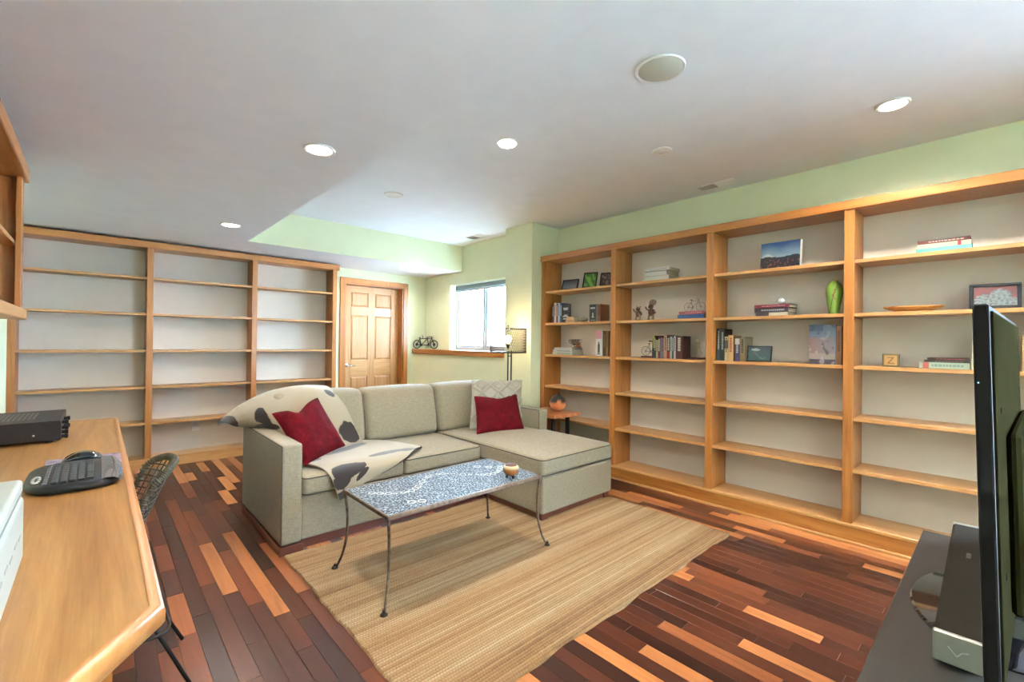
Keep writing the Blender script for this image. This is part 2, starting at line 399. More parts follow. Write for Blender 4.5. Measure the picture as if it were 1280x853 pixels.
obj('base_molding', MB().box(XF-.013, XF+.002, PR[-1]-.03, 3.53, 0, .02, b=.005), WLY, bc)
YF2, YB2 = 5.752, 5.985
PL = [-.546, .3825, 1.311, 2.217]; SHL = [1.898, 1.538, 1.173, .808, .447]
b2 = thing('bookcase', (.9, YB2, 0), 'empty built-in alder bookcase with three bays against the far wall', 'bookcase')
for x in PL: obj('upright', MB().box(x-.026, x+.026, YF2, YB2, .1, 2.2), WDZ, b2)
for i in range(3):
    x0, x1 = PL[i]+.026, PL[i+1]-.026
    for z in SHL: obj('shelf', MB().box(x0+.001, x1-.001, YF2+.01, YB2-.004, z-.011, z+.011, b=.0015), WLX, b2)
    obj('back_panel', MB().box(x0, x1, YB2-.004, YB2+.004, .1, 2.2, b=0), MBACK, b2)
obj('crown', MB().box(XL+.002, 2.268, YF2-.018, YB, 2.196, 2.262, b=.004), WDX, b2)
obj('bottom_shelf', MB().box(XL+.004, 2.243, YF2-.003, YB2, .082, .103, b=.003), WLX, b2)
obj('plinth', MB().box(XL+.004, 2.243, YF2+.002, YB2-.01, 0, .082, b=.001), WLX, b2)
obj('side_filler', MB().box(2.19, 2.243, YB2, YB, 0, 2.2, b=0), WDZ, b2)
ot = thing('outlet', (.80, YB2-.004, .352), 'small white wall outlet low in the middle bay of the far bookcase', 'outlet')
obj('cover_plate', MB().box(.765, .835, YB2-.010, YB2-.0042, .295, .41, b=.002), MWHITE, ot)
for z in (.325, .378): obj('socket', MB().box(.783, .817, YB2-.012, YB2-.0095, z-.014, z+.014, b=.004), flat('socket_white', (.6, .6, .6), .4), ot)

# ================================================================== CEILING FIXTURES
MEM = emit('lit_lens', (1, .93, .82), 14)
MTR = flat('white_fixture', (.8, .8, .78), .4, var=.02)
def disc(name, x, y, z, r, label, cat, mat2, ring=.016, lit=0, group=None, dz=.0):
    t = thing(name, (x, y, z), label, cat, group)
    obj('trim_ring', MB().lathe([(r, 0), (r, -.004), (r-.004, -.008), (r-ring, -.006), (r-ring, 0)], (x, y, z-.0005), 32), MTR, t, smooth='a')
    obj('lens' if lit else 'face', MB().lathe([(r-ring, 0), (r-ring, -.004-dz), (r-ring-.004, -.006-dz), (.001, -.006-dz)], (x, y, z-.0008), 32), mat2, t, smooth='a')
    if lit: 
        l = lampdisc('ceiling_light_lamp', x, y, z-.012-dz, r-ring, CAN_W*lit)
        l.location -= wloc(t); l.parent = t
    return t
disc('recessed_light', .83, 2.39, ZS, .078, 'lit recessed ceiling light in the dropped ceiling above the desk side', 'ceiling light', MEM, lit=1.0)
disc('recessed_light', .83, 4.50, ZS, .078, 'lit recessed ceiling light in the dropped ceiling near the far bookcase', 'ceiling light', MEM, lit=1.0)
disc('recessed_light', 3.0, 5.42, ZS, .075, 'recessed ceiling light in the low soffit in front of the door', 'ceiling light', MEM, lit=.5)
disc('recessed_light', 3.21, .42, ZC, .078, 'bright recessed light in the upper ceiling near the right bookcase', 'ceiling light', MEM, lit=1.5)
disc('recessed_light', 2.0, 2.25, ZC, .070, 'white trimmed round ceiling light in the upper ceiling above the coffee table', 'ceiling light', MEM, lit=1.3, dz=.012)
disc('ceiling_cover', 2.855, 1.60, ZC, .066, 'small blank white round cover in the ceiling beside the air vent', 'ceiling cover', MTR)
disc('ceiling_cover', 1.975, 3.77, ZC, .085, 'flush white round cover in the ceiling above the sofa', 'ceiling cover', MTR)
disc('ceiling_speaker', 1.995, 1.135, ZC, .118, 'large round ceiling speaker with a beige grille', 'ceiling speaker', flat('beige_grille', (.46, .45, .36), .8, bs=600), ring=.016)
for x, y, z, w in ((.83, .3, ZS, 1.0), (.83, -1.6, ZS, 1.0), (2.0, -1.2, ZC, 1.0), (3.2, -1.6, ZC, 1.0)):  # unseen ceiling lights, added out of frame to fill the room
    disc('recessed_light', x, y, z, .078, 'added recessed fill light behind the camera', 'ceiling light', MEM, lit=w, group='added fill lights behind the camera')
def vent(x0, x1, y0, y1, label):
    t = thing('air_vent', ((x0+x1)/2, (y0+y1)/2, ZC), label, 'air vent'); z = ZC
    fm = MB(); w = .016
    fm.box(x0, x1, y0, y0+w, z-.006, z); fm.box(x0, x1, y1-w, y1, z-.006, z); fm.box(x0, x0+w, y0+w, y1-w, z-.006, z); fm.box(x1-w, x1, y0+w, y1-w, z-.006, z)
    fm.box(x0+w, x1-w, (y0+y1)/2-.005, (y0+y1)/2+.005, z-.006, z)
    obj('vent_frame', fm, MTR, t)
    obj('vent_well', MB().box(x0+w, x1-w, y0+w, y1-w, z-.0015, z-.0002, b=0), flat('vent_dark', (.03, .03, .03), .9), t)
    n = 7
    for half, tilt in ((0, -1), (1, 1)):
        for i in range(n):
            xx = x0+w+(x1-x0-2*w)*(i+.5)/n; ya = (y0+w) if half == 0 else (y0+y1)/2+.005; yb = (y0+y1)/2-.005 if half == 0 else y1-w
            a = .7*tilt
            obj('louver', MB().obox((xx, (ya+yb)/2, z-.006), (math.cos(a), 0, math.sin(a)), (0, 1, 0), (-math.sin(a), 0, math.cos(a)), .006, (yb-ya)/2, .0006, b=0), MTR, t)
vent(3.72, 3.85, 1.47, 1.78, 'white ceiling air vent close to the right wall')
vent(3.44, 3.60, 4.36, 4.66, 'white ceiling air vent near the window')

# ================================================================== SOFA
sf = thing('sectional_sofa', (2.0, 3.3, 0), 'grey-beige linen sectional sofa with a chaise on its right end', 'sofa')
def wob(amp, s=6): return lambda q: Vector((q[0], q[1], q[2]))+Vector((0, 0, 1))*0
obj('left_arm', MB().rbox(.82, .942, 2.92, 3.90, .055, .662, .018, 5), MSOFA, sf, smooth=True)
obj('right_arm', MB().rbox(3.105, 3.228, 2.99, 3.90, .055, .658, .018, 5), MSOFA, sf, smooth=True)
obj('back_frame', MB().rbox(.942, 3.105, 3.74, 3.90, .055, .76, .02, 6), MSOFA, sf, smooth=True)
obj('seat_base', MB().rbox(.942, 2.372, 2.945, 3.74, .055, .325, .015, 5), MSOFA, sf, smooth=True)
obj('chaise_base', MB().rbox(2.372, 3.222, 2.24, 2.985, .055, .325, .018, 5).rbox(2.372, 3.104, 2.95, 3.74, .055, .325, .015, 4), MSOFA, sf, smooth=True)
obj('wood_plinth', MB().box(.815, .95, 2.915, 3.88, .0, .05).box(.95, 2.40, 2.958, 3.8, .0, .056).box(2.39, 3.205, 2.262, 3.8, .016, .056), MFOOT, sf)
for (fx, fy) in ((2.40, 2.27), (3.15, 2.27), (3.15, 3.82), (.86, 3.80)): obj('foot', MB().box(fx-.02, fx+.045, fy-.02, fy+.045, .014 if fy<3 else 0, .058), MFOOT, sf)
def seat(name, x0, x1, y0, y1, z0, z1, dome=.02, r=.03):
    cx, cy = (x0+x1)/2, (y0+y1)/2
    def fn(q):
        u = (q[0]-cx)/(x1-x0)*2; v = (q[1]-cy)/(y1-y0)*2; w = max(0, (1-u*u))*max(0, (1-v*v)); s_ = (q[2]-z0)/(z1-z0)
        q = Vector(q); q.z += dome*(w**.6)*s_+.004*noise.noise(Vector((q.x*3, q.y*3, 1)))*s_
        return q
    o = obj(name, MB().rbox(x0, x1, y0, y1, z0, z1, r, 12, fn), MSOFA, sf, smooth=True)
    return o
zt = .448
for k, (a, b_) in enumerate(((.948, 1.642), (1.648, 2.348))):
    o = seat('seat_cushion', a, b_, 2.915, 3.62, .33, zt, .022)
    for z, ry in ((zt-.010, 2.916), (.338, 2.916)):
        obj('piping', MB().tube([(a+.004, 3.5, z), (a+.004, 2.95, z), (a+.012, ry+.012, z), (a+.035, ry, z), (b_-.035, ry, z), (b_-.012, ry+.012, z), (b_-.004, 2.95, z), (b_-.004, 3.5, z)], .0035, 6), MPIPE, o, smooth=True)
o = seat('chaise_cushion', 2.356, 3.216, 2.228, 3.62, .332, .460, .03)
for z in (.451, .340):
    obj('piping', MB().tube([(2.359, 3.5, z), (2.359, 2.27, z), (2.369, 2.24, z), (2.40, 2.229, z), (3.172, 2.229, z), (3.203, 2.24, z), (3.213, 2.27, z), (3.213, 2.98, z)], .0035, 6), MPIPE, o, smooth=True)
# arm piping
for nm, x0, x1, y0 in (('left_arm', .82, .942, 2.92), ('right_arm', 3.105, 3.228, 2.99)):
    pa = [o_ for o_ in sf.children if o_.name.startswith(nm)][0]
    z = .657
    obj('piping', MB().tube([(x0+.004, 3.88, z), (x0+.004, y0+.02, z), (x0+.005, y0+.004, z-.006), (x0+.004, y0+.003, .07)], .003, 6), MPIPE, pa, smooth=True)
    obj('piping', MB().tube([(x1-.004, 3.88, z), (x1-.004, y0+.02, z), (x1-.005, y0+.004, z-.006), (x1-.004, y0+.003, .33)], .0022, 6), MSOFA, pa, smooth=True)
def backc(x0, x1, zt=.895, seed=0):
    cx = (x0+x1)/2; z0 = .462
    def fn(q):
        u = (q[0]-cx)/(x1-x0)*2; s_ = (q[2]-z0)/(zt-z0)
        q = Vector(q); w = max(0, 1-u*u)*max(0, 1-(2*s_-1)**2)
        front = 1 if q.y < 3.62 else -1
        q.y += -front*.045*(w**.55) + s_*.085
        q.z += .012*(1-abs(u)**2.5)*s_ + .006*noise.noise(Vector((q.x*3+seed, q.y*2, q.z*2)))
        q.y += .012*noise.noise(Vector((q.x*4+seed, q.z*4, seed)))
        return q
    o = obj('back_cushion', MB().rbox(x0, x1, 3.525, 3.72, z0, zt, .05, 12, fn), MSOFA, sf, smooth=True)
    pts = []
    for i in range(25):
        u = -1+2*i/24; xx = cx+u*(x1-x0)/2*.985; s_ = 1-.06*max(0, abs(u)-.85)/.15
        q = Vector((xx, 3.575+.085, zt-.008+.012*(1-abs(u)**2.5)-.03*max(0, abs(u)-.92)/.08)); pts.append(q)
    pts = [Vector((pts[0].x, 3.57, .5))]+[Vector((pts[0].x-.001, 3.60, .7))]+pts+[Vector((pts[-1].x, 3.60, .7)), Vector((pts[-1].x, 3.57, .5))]
    obj('piping', MB().tube(pts, .003, 6), MPIPE, o, smooth=True)
backc(.95, 1.638, seed=1); backc(1.645, 2.335, seed=5); backc(2.342, 3.10, seed=9)

# pillows
def fnoise(x, y, s): return noise.noise(Vector((x, y, s)))
def pillow(mb, TL, TR, BR, BL, T, n=26, inset=.022, seed=0, pat=None, fold=None):
    TL, TR, BR, BL = map(Vector, (TL, TR, BR, BL)); N = (TR-TL).cross(BL-TL).normalized()
    def P(u, v, side):
        bu = inset*4*v*(1-v)*(1-2*u); bv = inset*4*u*(1-u)*(1-2*v)
        uu = u+bu; vv = v+bv
        p = TL*(1-uu)*(1-vv)+TR*uu*(1-vv)+BR*uu*vv+BL*(1-uu)*vv
        h = (max(0, (1-(2*u-1)**2))*max(0, (1-(2*v-1)**2)))**.42*T
        h *= 1+.18*fnoise(u*3, v*3, seed)
        p = p+N*side*h+N*.010*fnoise(u*5, v*5, seed+3)*min(1, h/T*2)
        if pat and side < 0: p -= N*pat(u, v)
        if fold: p += fold(u, v)
        return p
    for side in (1, -1):
        G = [[P(i/n, j/n, side) for i in range(n+1)] for j in range(n+1)]
        if side < 0: G = [r[::-1] for r in G]
        mb.grid(G)
    return N
m, nt, b = newmat('red_velvet'); f = noisen(nt, texco(nt), 14, 5, .7)
L(nt, ramp(nt, f, [(.3, (.035, .0006, .0015)), (.6, (.085, .001, .004)), (.8, (.15, .003, .009))]), b.inputs['Base Color']); b.inputs['Roughness'].default_value = .9; b.inputs['Specular IOR Level'].default_value = .12; b.inputs['Sheen Weight'].default_value = .0
b.inputs['Sheen Tint'].default_value = (1, .4, .45, 1); bump(nt, b, noisen(nt, texco(nt), 30, 5, .7), .5, .006); MRED = m
def mkpillow(name, C, T, mat, label, seed, n=26, **k):
    cen = sum((Vector(c) for c in C), Vector())/4; t = thing(name, (cen.x, cen.y, min(c[2] for c in C)), label, 'cushion')
    mb = MB(); N = pillow(mb, *C, T, n=n, seed=seed, **k); obj('cover', mb, mat, t, smooth=True)
    nn = 20; C = [Vector(c) for c in C]; pts = []
    for e in range(4):
        A, B = C[e], C[(e+1) % 4]; Q = (C[(e+2) % 4]+C[(e+3) % 4])/2
        for i in range(nn):
            u = i/nn; ins = k.get('inset', .022)*4*u*(1-u); mid = A.lerp(B, u); opp = C[(e+3) % 4].lerp(C[(e+2) % 4], u)
            q = mid.lerp(opp, ins)
            if k.get('fold'): 
                uv = [(u, 0), (1, u), (1-u, 1), (0, 1-u)][e]; q += k['fold'](*uv)
            pts.append(q)
    obj('seam', MB().tube(pts, .003, 5, True), mat, t, smooth=True); return t
def f1(u, v):
    return Vector((0, 0, 0))+Vector((.0, -.01, -.052))*math.exp(-((u-.5)/.19)**2)*max(0, 1-v*2.2)
mkpillow('red_pillow', [(.875, 3.34, .80), (1.20, 3.42, .875), (1.375, 3.33, .515), (1.0, 3.06, .485)], .075, MRED, 'dark red velvet pillow lying against the throw by the left arm', 2, fold=f1)
def f2(u, v): return Vector((0, 0, -.035))*math.exp(-((u-.55)/.25)**2)*max(0, 1-v*2.5)
mkpillow('red_pillow', [(2.645, 3.40, .785), (3.10, 3.30, .79), (2.99, 3.07, .478), (2.50, 3.17, .478)], .06, MRED, 'dark red velvet pillow in front of the cream diamond cushion', 4, fold=f2)
def dia(u, v):
    a = abs(((u*3.0) % 1)-.5)*2; c = abs(((v*3.0+.1) % 1)-.5)*2; d = abs(a+c-1)
    d2 = abs(a+c-.45); return .022*math.exp(-(d/.13)**2)+.015*math.exp(-(d2/.11)**2)
mkpillow('cream_cushion', [(2.72, 3.54, .925), (3.23, 3.36, .915), (3.09, 3.20, .485), (2.56, 3.36, .485)], .055, flat('cream_cotton', (.35, .325, .27), .95, bs=300, bd=.002), 'cream cushion with raised diamond pattern behind the red pillow', 6, n=80, inset=.02)
cc = [o_ for o_ in bpy.data.objects if o_.name.startswith('cream_cushion')][0]
cov = [o_ for o_ in cc.children if o_.name.startswith('cover')][0]
mb = MB(); pillow(mb, (2.72, 3.54, .925), (3.23, 3.36, .915), (3.09, 3.20, .485), (2.56, 3.36, .485), .055, n=80, inset=.02, seed=6, pat=dia)
me = cov.data; off = wloc(cov); 
for i, v in enumerate(mb.v): me.vertices[i].co = Vector(v)-off
# throw: two draped pieces of the same blanket
def catmull(P, t):
    n = len(P)-1; x = t*n; i = min(int(x), n-1); f = x-i
    g = lambda k: P[min(max(k, 0), n)]
    a, b, c, d = g(i-1), g(i), g(i+1), g(i+2)
    return ((b*2)+(c-a)*f+(a*2-b*5+c*4-d)*f*f+(b*3-a-c*3+d)*f*f*f)*.5
def surf(CP, nu, nv, wr=.0, seed=0):
    CP = [[Vector(p) for p in r] for r in CP]; G = []
    for j in range(nv+1):
        row = []
        cols = [catmull([CP[r][c] for r in range(len(CP))], j/nv) for c in range(len(CP[0]))]
        for i in range(nu+1):
            p = catmull(cols, i/nu); k = noise.noise(Vector((i/nu*4+seed, j/nv*4, 0)))
            p = p+Vector((0, -.4, 1))*wr*k; row.append(p)
        G.append(row)
    return G
CREAM = srgb(182, 170, 146); BROWN = srgb(40, 26, 22); SLATE = srgb(50, 47, 50)
def blob(u, v, B):
    for (cx, cy, rx, ry, an, col) in B:
        du, dv = u-cx, v-cy; c, s_ = math.cos(an), math.sin(an); a = (du*c+dv*s_)/rx; b_ = (-du*s_+dv*c)/ry
        w = 1+.35*fnoise(u*9, v*9, cx*17)+.18*fnoise(u*23, v*23, cy*11)
        if a*a+b_*b_ < w: return col
    return None
def throwpart(name, CP, nu, nv, B, parent, seed, wr=.006):
    G = surf(CP, nu, nv, wr, seed); mb = MB(); mb.grid(G); cc_ = []
    for j in range(nv+1):
        for i in range(nu+1):
            c = blob(i/nu, j/nv, B); 
            cc_.append(c if c else CREAM)
    mb.c = cc_
    o = obj(name, mb, attrmat(name+'_wool', .97, sheen=.5, bs=500, bd=.003), parent, smooth=True)
    md = o.modifiers.new('thick', 'SOLIDIFY'); md.thickness = .012; md.offset = 0
    return o
th = thing('throw_blanket', (1.2, 3.5, .46), 'cream wool throw with dark brown patches draped over the left end of the sofa', 'blanket')
CPU = [
 [(.66, 3.90, .665), (.80, 3.90, .74), (.98, 3.90, .80), (1.2, 3.88, .86), (1.36, 3.84, .88)],
 [(.655, 3.82, .705), (.79, 3.80, .82), (.96, 3.78, .90), (1.18, 3.75, .935), (1.37, 3.71, .925)],
 [(.70, 3.72, .695), (.82, 3.66, .80), (1.0, 3.64, .885), (1.22, 3.60, .915), (1.40, 3.605, .88)],
 [(.76, 3.70, .672), (.86, 3.58, .735), (1.04, 3.51, .78), (1.26, 3.47, .77), (1.46, 3.515, .75)],
 [(.84, 3.66, .672), (.93, 3.52, .68), (1.10, 3.44, .63), (1.32, 3.43, .60), (1.52, 3.465, .58)],
 [(.92, 3.60, .672), (1.0, 3.46, .60), (1.16, 3.40, .52), (1.36, 3.39, .50), (1.56, 3.44, .50)]]
throwpart('upper_drape', CPU, 150, 120, [(.03, .32, .07, .22, 0, BROWN), (.27, .60, .055, .16, .2, BROWN), (.2, .78, .12, .07, 0, BROWN), (.60, .16, .14, .045, .1, SLATE), (.47, .22, .1, .03, -.2, SLATE), (.93, .06, .04, .04, 0, SLATE), (.90, .42, .05, .045, .4, BROWN), (.90, .82, .10, .14, .3, BROWN)], th, 3)
CPD = [
 [(1.06, 3.42, .488), (1.25, 3.46, .492), (1.42, 3.50, .494), (1.60, 3.50, .492), (1.74, 3.42, .486)],
 [(.99, 3.26, .487), (1.20, 3.28, .494), (1.42, 3.30, .498), (1.64, 3.30, .492), (1.80, 3.24, .488)],
 [(1.00, 3.14, .486), (1.18, 3.12, .493), (1.40, 3.10, .496), (1.64, 3.10, .489), (1.86, 3.06, .484)],
 [(1.07, 3.00, .476), (1.20, 2.975, .482), (1.38, 2.96, .482), (1.58, 2.97, .481), (1.78, 3.00, .484)],
 [(1.10, 2.905, .44), (1.21, 2.895, .446), (1.34, 2.892, .446), (1.50, 2.895, .446), (1.64, 2.91, .455)],
 [(1.13, 2.893, .36), (1.20, 2.885, .365), (1.28, 2.882, .37), (1.38, 2.885, .38), (1.46, 2.893, .395)],
 [(1.165, 2.895, .27), (1.19, 2.89, .28), (1.22, 2.887, .30), (1.25, 2.89, .325), (1.29, 2.895, .35)]]
throwpart('seat_drape', CPD, 130, 150, [(.02, .33, .16, .045, 0, SLATE), (.45, .18, .22, .04, -.35, SLATE), (.72, .42, .2, .045, -.15, SLATE), (.90, .46, .09, .035, .2, SLATE), (.26, .66, .22, .12, -.2, BROWN), (.16, .80, .16, .08, 0, BROWN), (.48, .74, .05, .09, .3, BROWN), (.1, .98, .3, .08, 0, BROWN)], th, 8, .003)
hm = MB()
G = surf(CPD, 40, 60, .003, 8)
hm.tube([r[-1] for r in G], .007, 6)
obj('dark_hem', hm, flat('dark_hem_wool', (.03, .022, .02), .95), th, smooth=True)

# ================================================================== RUG
RX0, RX1, RY0, RY1 = .835, 3.212, 1.262, 2.90
nx, ny = 560, 440
xs = np.linspace(0, 1, nx); ys = np.linspace(0, 1, ny); XX, YY = np.meshgrid(xs, ys)
lx, ly = RX1-RX0, RY1-RY0
wob_y = .006*np.sin(XX*23+1)+.004*np.sin(XX*51); wob_x = .004*np.sin(YY*19)+.003*np.sin(YY*47)
px_ = RX0+XX*lx+wob_x*(np.abs(XX-.5)*2)**8; py_ = RY0+YY*ly+wob_y*(np.abs(YY-.5)*2)**8
row = py_/.0152; rr_ = np.floor(row)
strand = np.abs(np.sin(PI*row)); bead = .5+.5*np.cos(2*PI*(px_/.0135+.5*(rr_ % 2))+.8*np.sin(rr_*3.7))
pz_ = .007+.0035*strand**.7+.0024*strand*bead
edge = np.minimum(np.minimum(XX*lx, (1-XX)*lx), np.minimum(YY*ly, (1-YY)*ly)); pz_ = np.where(edge < .004, .001, pz_)
V = np.stack([px_, py_, pz_], -1).reshape(-1, 3)
ii = (np.arange(ny-1)[:, None]*nx+np.arange(nx-1)[None, :]).ravel(); Fq = np.stack([ii, ii+1, ii+nx+1, ii+nx], -1)
me = bpy.data.meshes.new('rug'); me.vertices.add(len(V)); me.vertices.foreach_set('co', V.ravel())
me.loops.add(Fq.size); me.loops.foreach_set('vertex_index', Fq.ravel().astype(np.int32))
me.polygons.add(len(Fq)); me.polygons.foreach_set('loop_start', np.arange(len(Fq), dtype=np.int32)*4); me.polygons.foreach_set('loop_total', np.full(len(Fq), 4, np.int32))
me.polygons.foreach_set('use_smooth', np.ones(len(Fq), bool)); me.update(calc_edges=True)
rs = np.random.RandomState(5)
tone = np.zeros_like(px_); ri = (rr_-rr_.min()).astype(int); nr = ri.max()+1
seg = rs.rand(nr, 40); segs = (seg[:, :-1]+seg[:, 1:])/2
ci = np.clip(((px_-RX0)/lx*12+rs.rand(nr)[ri]*20).astype(int), 0, 38)
tone = .45*segs[ri, ci]+.55*rs.rand(nr)[ri]
sm = np.convolve(rs.rand(nr+8), np.ones(5)/5, 'same')[:nr]; tone = .55*tone+.75*(sm[ri]-.5)+.25
tone += .22*(rs.rand(*px_.shape)-.5)
tone = np.clip(tone, 0, 1)
A_ = np.array([.17, .080, .028]); B_ = np.array([.33, .190, .082]); C_ = np.array([.46, .335, .195])
t1 = np.clip(tone*2, 0, 1)[..., None]; t2 = np.clip(tone*2-1, 0, 1)[..., None]
colr = A_*(1-t1)+B_*t1; colr = colr*(1-t2)+C_*t2
colr = .88*colr*(.35+.65*(strand**.7*(.5+.5*bead)))[..., None]*1.15  # shade between strands and beads painted into the jute colour
cat = me.attributes.new('pc', 'FLOAT_COLOR', 'POINT'); cat.data.foreach_set('color', np.concatenate([colr, np.ones(colr.shape[:2]+(1,))], -1).ravel())
rug = bpy.data.objects.new('rug', me); COL.objects.link(rug); tag(rug, 'flat woven natural jute rug under the glassy coffee table', 'rug')
rug['label'] = 'flat woven natural jute rug on the plank floor under the coffee table'
me.materials.append(attrmat('jute', .95))

# ================================================================== COFFEE TABLE
TX0, TX1, TY0, TY1, TZ = 1.03, 2.10, 1.985, 2.525, .46
ct = thing('coffee_table', (1.565, 2.255, .012), 'low metal coffee table with a mosaic-patterned top and thin bronze legs', 'coffee table')
m, nt, b = newmat('mosaic_metal')
vo = nt.nodes.new('ShaderNodeTexVoronoi'); vo.inputs['Scale'].default_value = 95; L(nt, texco(nt), vo.inputs['Vector'])
f = noisen(nt, texco(nt), 110, 3, .7)
ad = nt.nodes.new('ShaderNodeMath'); ad.operation = 'MULTIPLY_ADD'; ad.inputs[1].default_value = .7; L(nt, vo.outputs['Distance'], ad.inputs[0]); L(nt, f, ad.inputs[2])
cr = ramp(nt, ad.outputs[0], [(.72, (.004, .006, .010)), (.83, (.03, .042, .058)), (1.0, (.27, .32, .37))])
L(nt, cr, b.inputs['Base Color']); b.inputs['Metallic'].default_value = 0; b.inputs['Roughness'].default_value = .38; b.inputs['Specular IOR Level'].default_value = .10; bump(nt, b, ad.outputs[0], .8, .006)
obj('table_top', MB().box(TX0+.01, TX1-.01, TY0+.01, TY1-.01, TZ-.016, TZ-.002, b=.001), m, ct)
fm = MB(); w = .016
fm.box(TX0, TX1, TY0, TY0+w, TZ-.022, TZ, b=.004); fm.box(TX0, TX1, TY1-w, TY1, TZ-.022, TZ, b=.004); fm.box(TX0, TX0+w, TY0+w, TY1-w, TZ-.022, TZ, b=.004); fm.box(TX1-w, TX1, TY0+w, TY1-w, TZ-.022, TZ, b=.004)
obj('top_frame', fm, MBRONZE, ct)
rg = MB(); rnd = random.Random(3)
for i in range(30):
    xx = TX0+.1+i*.031+rnd.uniform(-.006, .006); yy = TY1-.17-.10*math.sin(i*.33)-.06*(i/30); r_ = rnd.choice((.010, .014, .018))
    rg.ring((xx, yy, TZ-.001), (0, 0, 1), r_, .0028, 14, 5)
for (xx, yy) in ((1.22, 2.09), (1.27, 2.07), (1.9, 2.4), (1.95, 2.34)): rg.ring((xx, yy, TZ-.001), (0, 0, 1), .02, .0032, 16, 5)
obj('inlaid_rings', rg, MSILVER, ct, smooth=True, kind='stuff')
for sx, sy in ((-1, -1), (-1, 1), (1, -1), (1, 1)):
    cx, cy = (TX0+.012 if sx < 0 else TX1-.012), (TY0+.012 if sy < 0 else TY1-.012)
    pts = []; rr = []
    for k in range(14):
        s_ = k/13; z = TZ-.02-(TZ-.03)*s_; o_ = -.018*math.sin(PI*min(1, s_/.75))*.8+.05*max(0, (s_-.62)/.38)**2
        pts.append((cx+sx*o_*.75, cy+sy*o_*.75, z)); rr.append(.0085-.002*s_)
    l_ = obj('leg', MB().tube(pts, rr, 8), MBRONZE, ct, smooth=True)
    e = pts[-1]; obj('foot_pad', MB().lathe([(.014, -.002), (.019, .002), (.017, .008), (.008, .014), (.007, .026)], (e[0], e[1], .012), 14), MDARK, l_, smooth='a')
bw = thing('bowl', (1.905, 2.07, TZ), 'small orange footed bowl with a cream rim on the coffee table', 'bowl')
c = (1.905, 2.07, TZ)
obj('body', MB().lathe([(.012, .014), (.030, .020), (.046, .036), (.050, .052), (.046, .064), (.042, .064), (.044, .05), (.03, .03), (.001, .026)], c, 28), flat('orange_glaze', (.34, .11, .018), .3, coat=.3), bw, smooth=True)
obj('rim_band', MB().lathe([(.0495, .056), (.048, .068), (.043, .076), (.038, .078), (.038, .074), (.044, .064)], c, 28), flat('cream_glaze', (.45, .32, .16), .35, coat=.2), bw, smooth=True)
obj('dark_filling', MB().lathe([(.039, .060), (.039, .074), (.030, .084), (.012, .089), (.001, .089)], c, 20), flat('brown_seeds', (.08, .02, .012), .6, bs=200, bd=.006), bw, smooth=True)
for k in range(3):
    a = 2*PI*k/3+.4; obj('foot', MB().lathe([(.006, -.0005), (.008, .006), (.006, .022)], (c[0]+.024*math.cos(a), c[1]+.024*math.sin(a), c[2]), 8), MDARK, bw, smooth=True)

# ================================================================== END TABLE, VASE, LAMP
et = thing('end_table', (3.46, 3.15, 0), 'small live-edge wooden side table with black metal legs beside the sofa', 'side table')
sl = MB(); n = 26; top = []; 
outl = []
for i in range(n):
    t = i/(n-1); outl.append((3.262+(3.664-3.262)*t, 2.935+.008*math.sin(t*9)+.004*math.sin(t*23)))
for i in range(n):
    t = i/(n-1); outl.append((3.664-(3.664-3.262)*t, 3.40+.010*math.sin(t*7+1)+.004*math.sin(t*19)))
sl.prism(outl, .565, .595)
obj('slab_top', sl, wood('live_edge', 'x', (.20, .06, .025), (.34, .11, .04), (.44, .17, .07), .3, .4), et)
for x_ in (3.285, 3.50):
    for y_ in (2.97, 3.34): obj('leg', MB().box(x_, x_+.035, y_, y_+.03, 0, .565), MIRON, et)
    obj('leg_rail', MB().box(x_, x_+.035, 3.0, 3.34, 0.0, .012).box(x_, x_+.035, 3.0, 3.34, .553, .565), MIRON, et)
gv = thing('gourd_vase', (3.565, 3.16, .595), 'round orange and black gourd vase on the side table', 'vase')
c = (3.565, 3.16, .595)
pr = [(.025, 0), (.05, .008), (.075, .035), (.085, .07), (.083, .10), (.070, .13), (.045, .152), (.02, .163), (.018, .168), (.001, .169)]
vb = MB(); vb.lathe(pr, c, 36)
for i, p in enumerate(vb.v):
    a = math.atan2(p[1]-c[1], p[0]-c[0]); zz = p[2]-c[2]; lim = .112-.030*abs(math.cos(a*1.5+1.9))*1.0
    vb.c[i] = (.012, .011, .012) if zz > lim else (.46, .135, .04)
obj('gourd_body', vb, attrmat('burnt_gourd', .4), gv, smooth=True)
obj('stem', MB().tube([(c[0], c[1], c[2]+.165), (c[0]+.004, c[1], c[2]+.178)], .006, 8), MIRON, gv, smooth=True)
LPX, LPY = 3.318, 3.66
lp = thing('floor_lamp', (LPX, LPY, 0), 'black twin-pole floor lamp with a see-through wire mesh drum shade', 'floor lamp')
obj('base', MB().lathe([(.105, 0), (.105, .012), (.095, .02), (.02, .026), (.001, .027)], (LPX+.02, LPY, 0), 32), MIRON, lp, smooth='a')
pd = Vector((R.x, R.y, 0))*.0
obj('pole', MB().tube([(LPX-.014, LPY, .02), (LPX-.014, LPY, 1.26)], .0075, 10), MIRON, lp, smooth=True)
obj('pole', MB().tube([(LPX+.020, LPY-.016, .02), (LPX+.020, LPY-.016, 1.215)], .008, 10), MIRON, lp, smooth=True)
obj('pole_bracket', MB().box(LPX-.022, LPX+.028, LPY-.022, LPY+.006, 1.15, 1.158), MIRON, lp)
obj('socket', MB().lathe([(.012, 0), (.018, .008), (.018, .045), (.012, .05)], (LPX-.014, LPY, 1.24), 14), MIRON, lp, smooth='a')
mE = emit('bulb_glow', (1, .78, .5), 9)
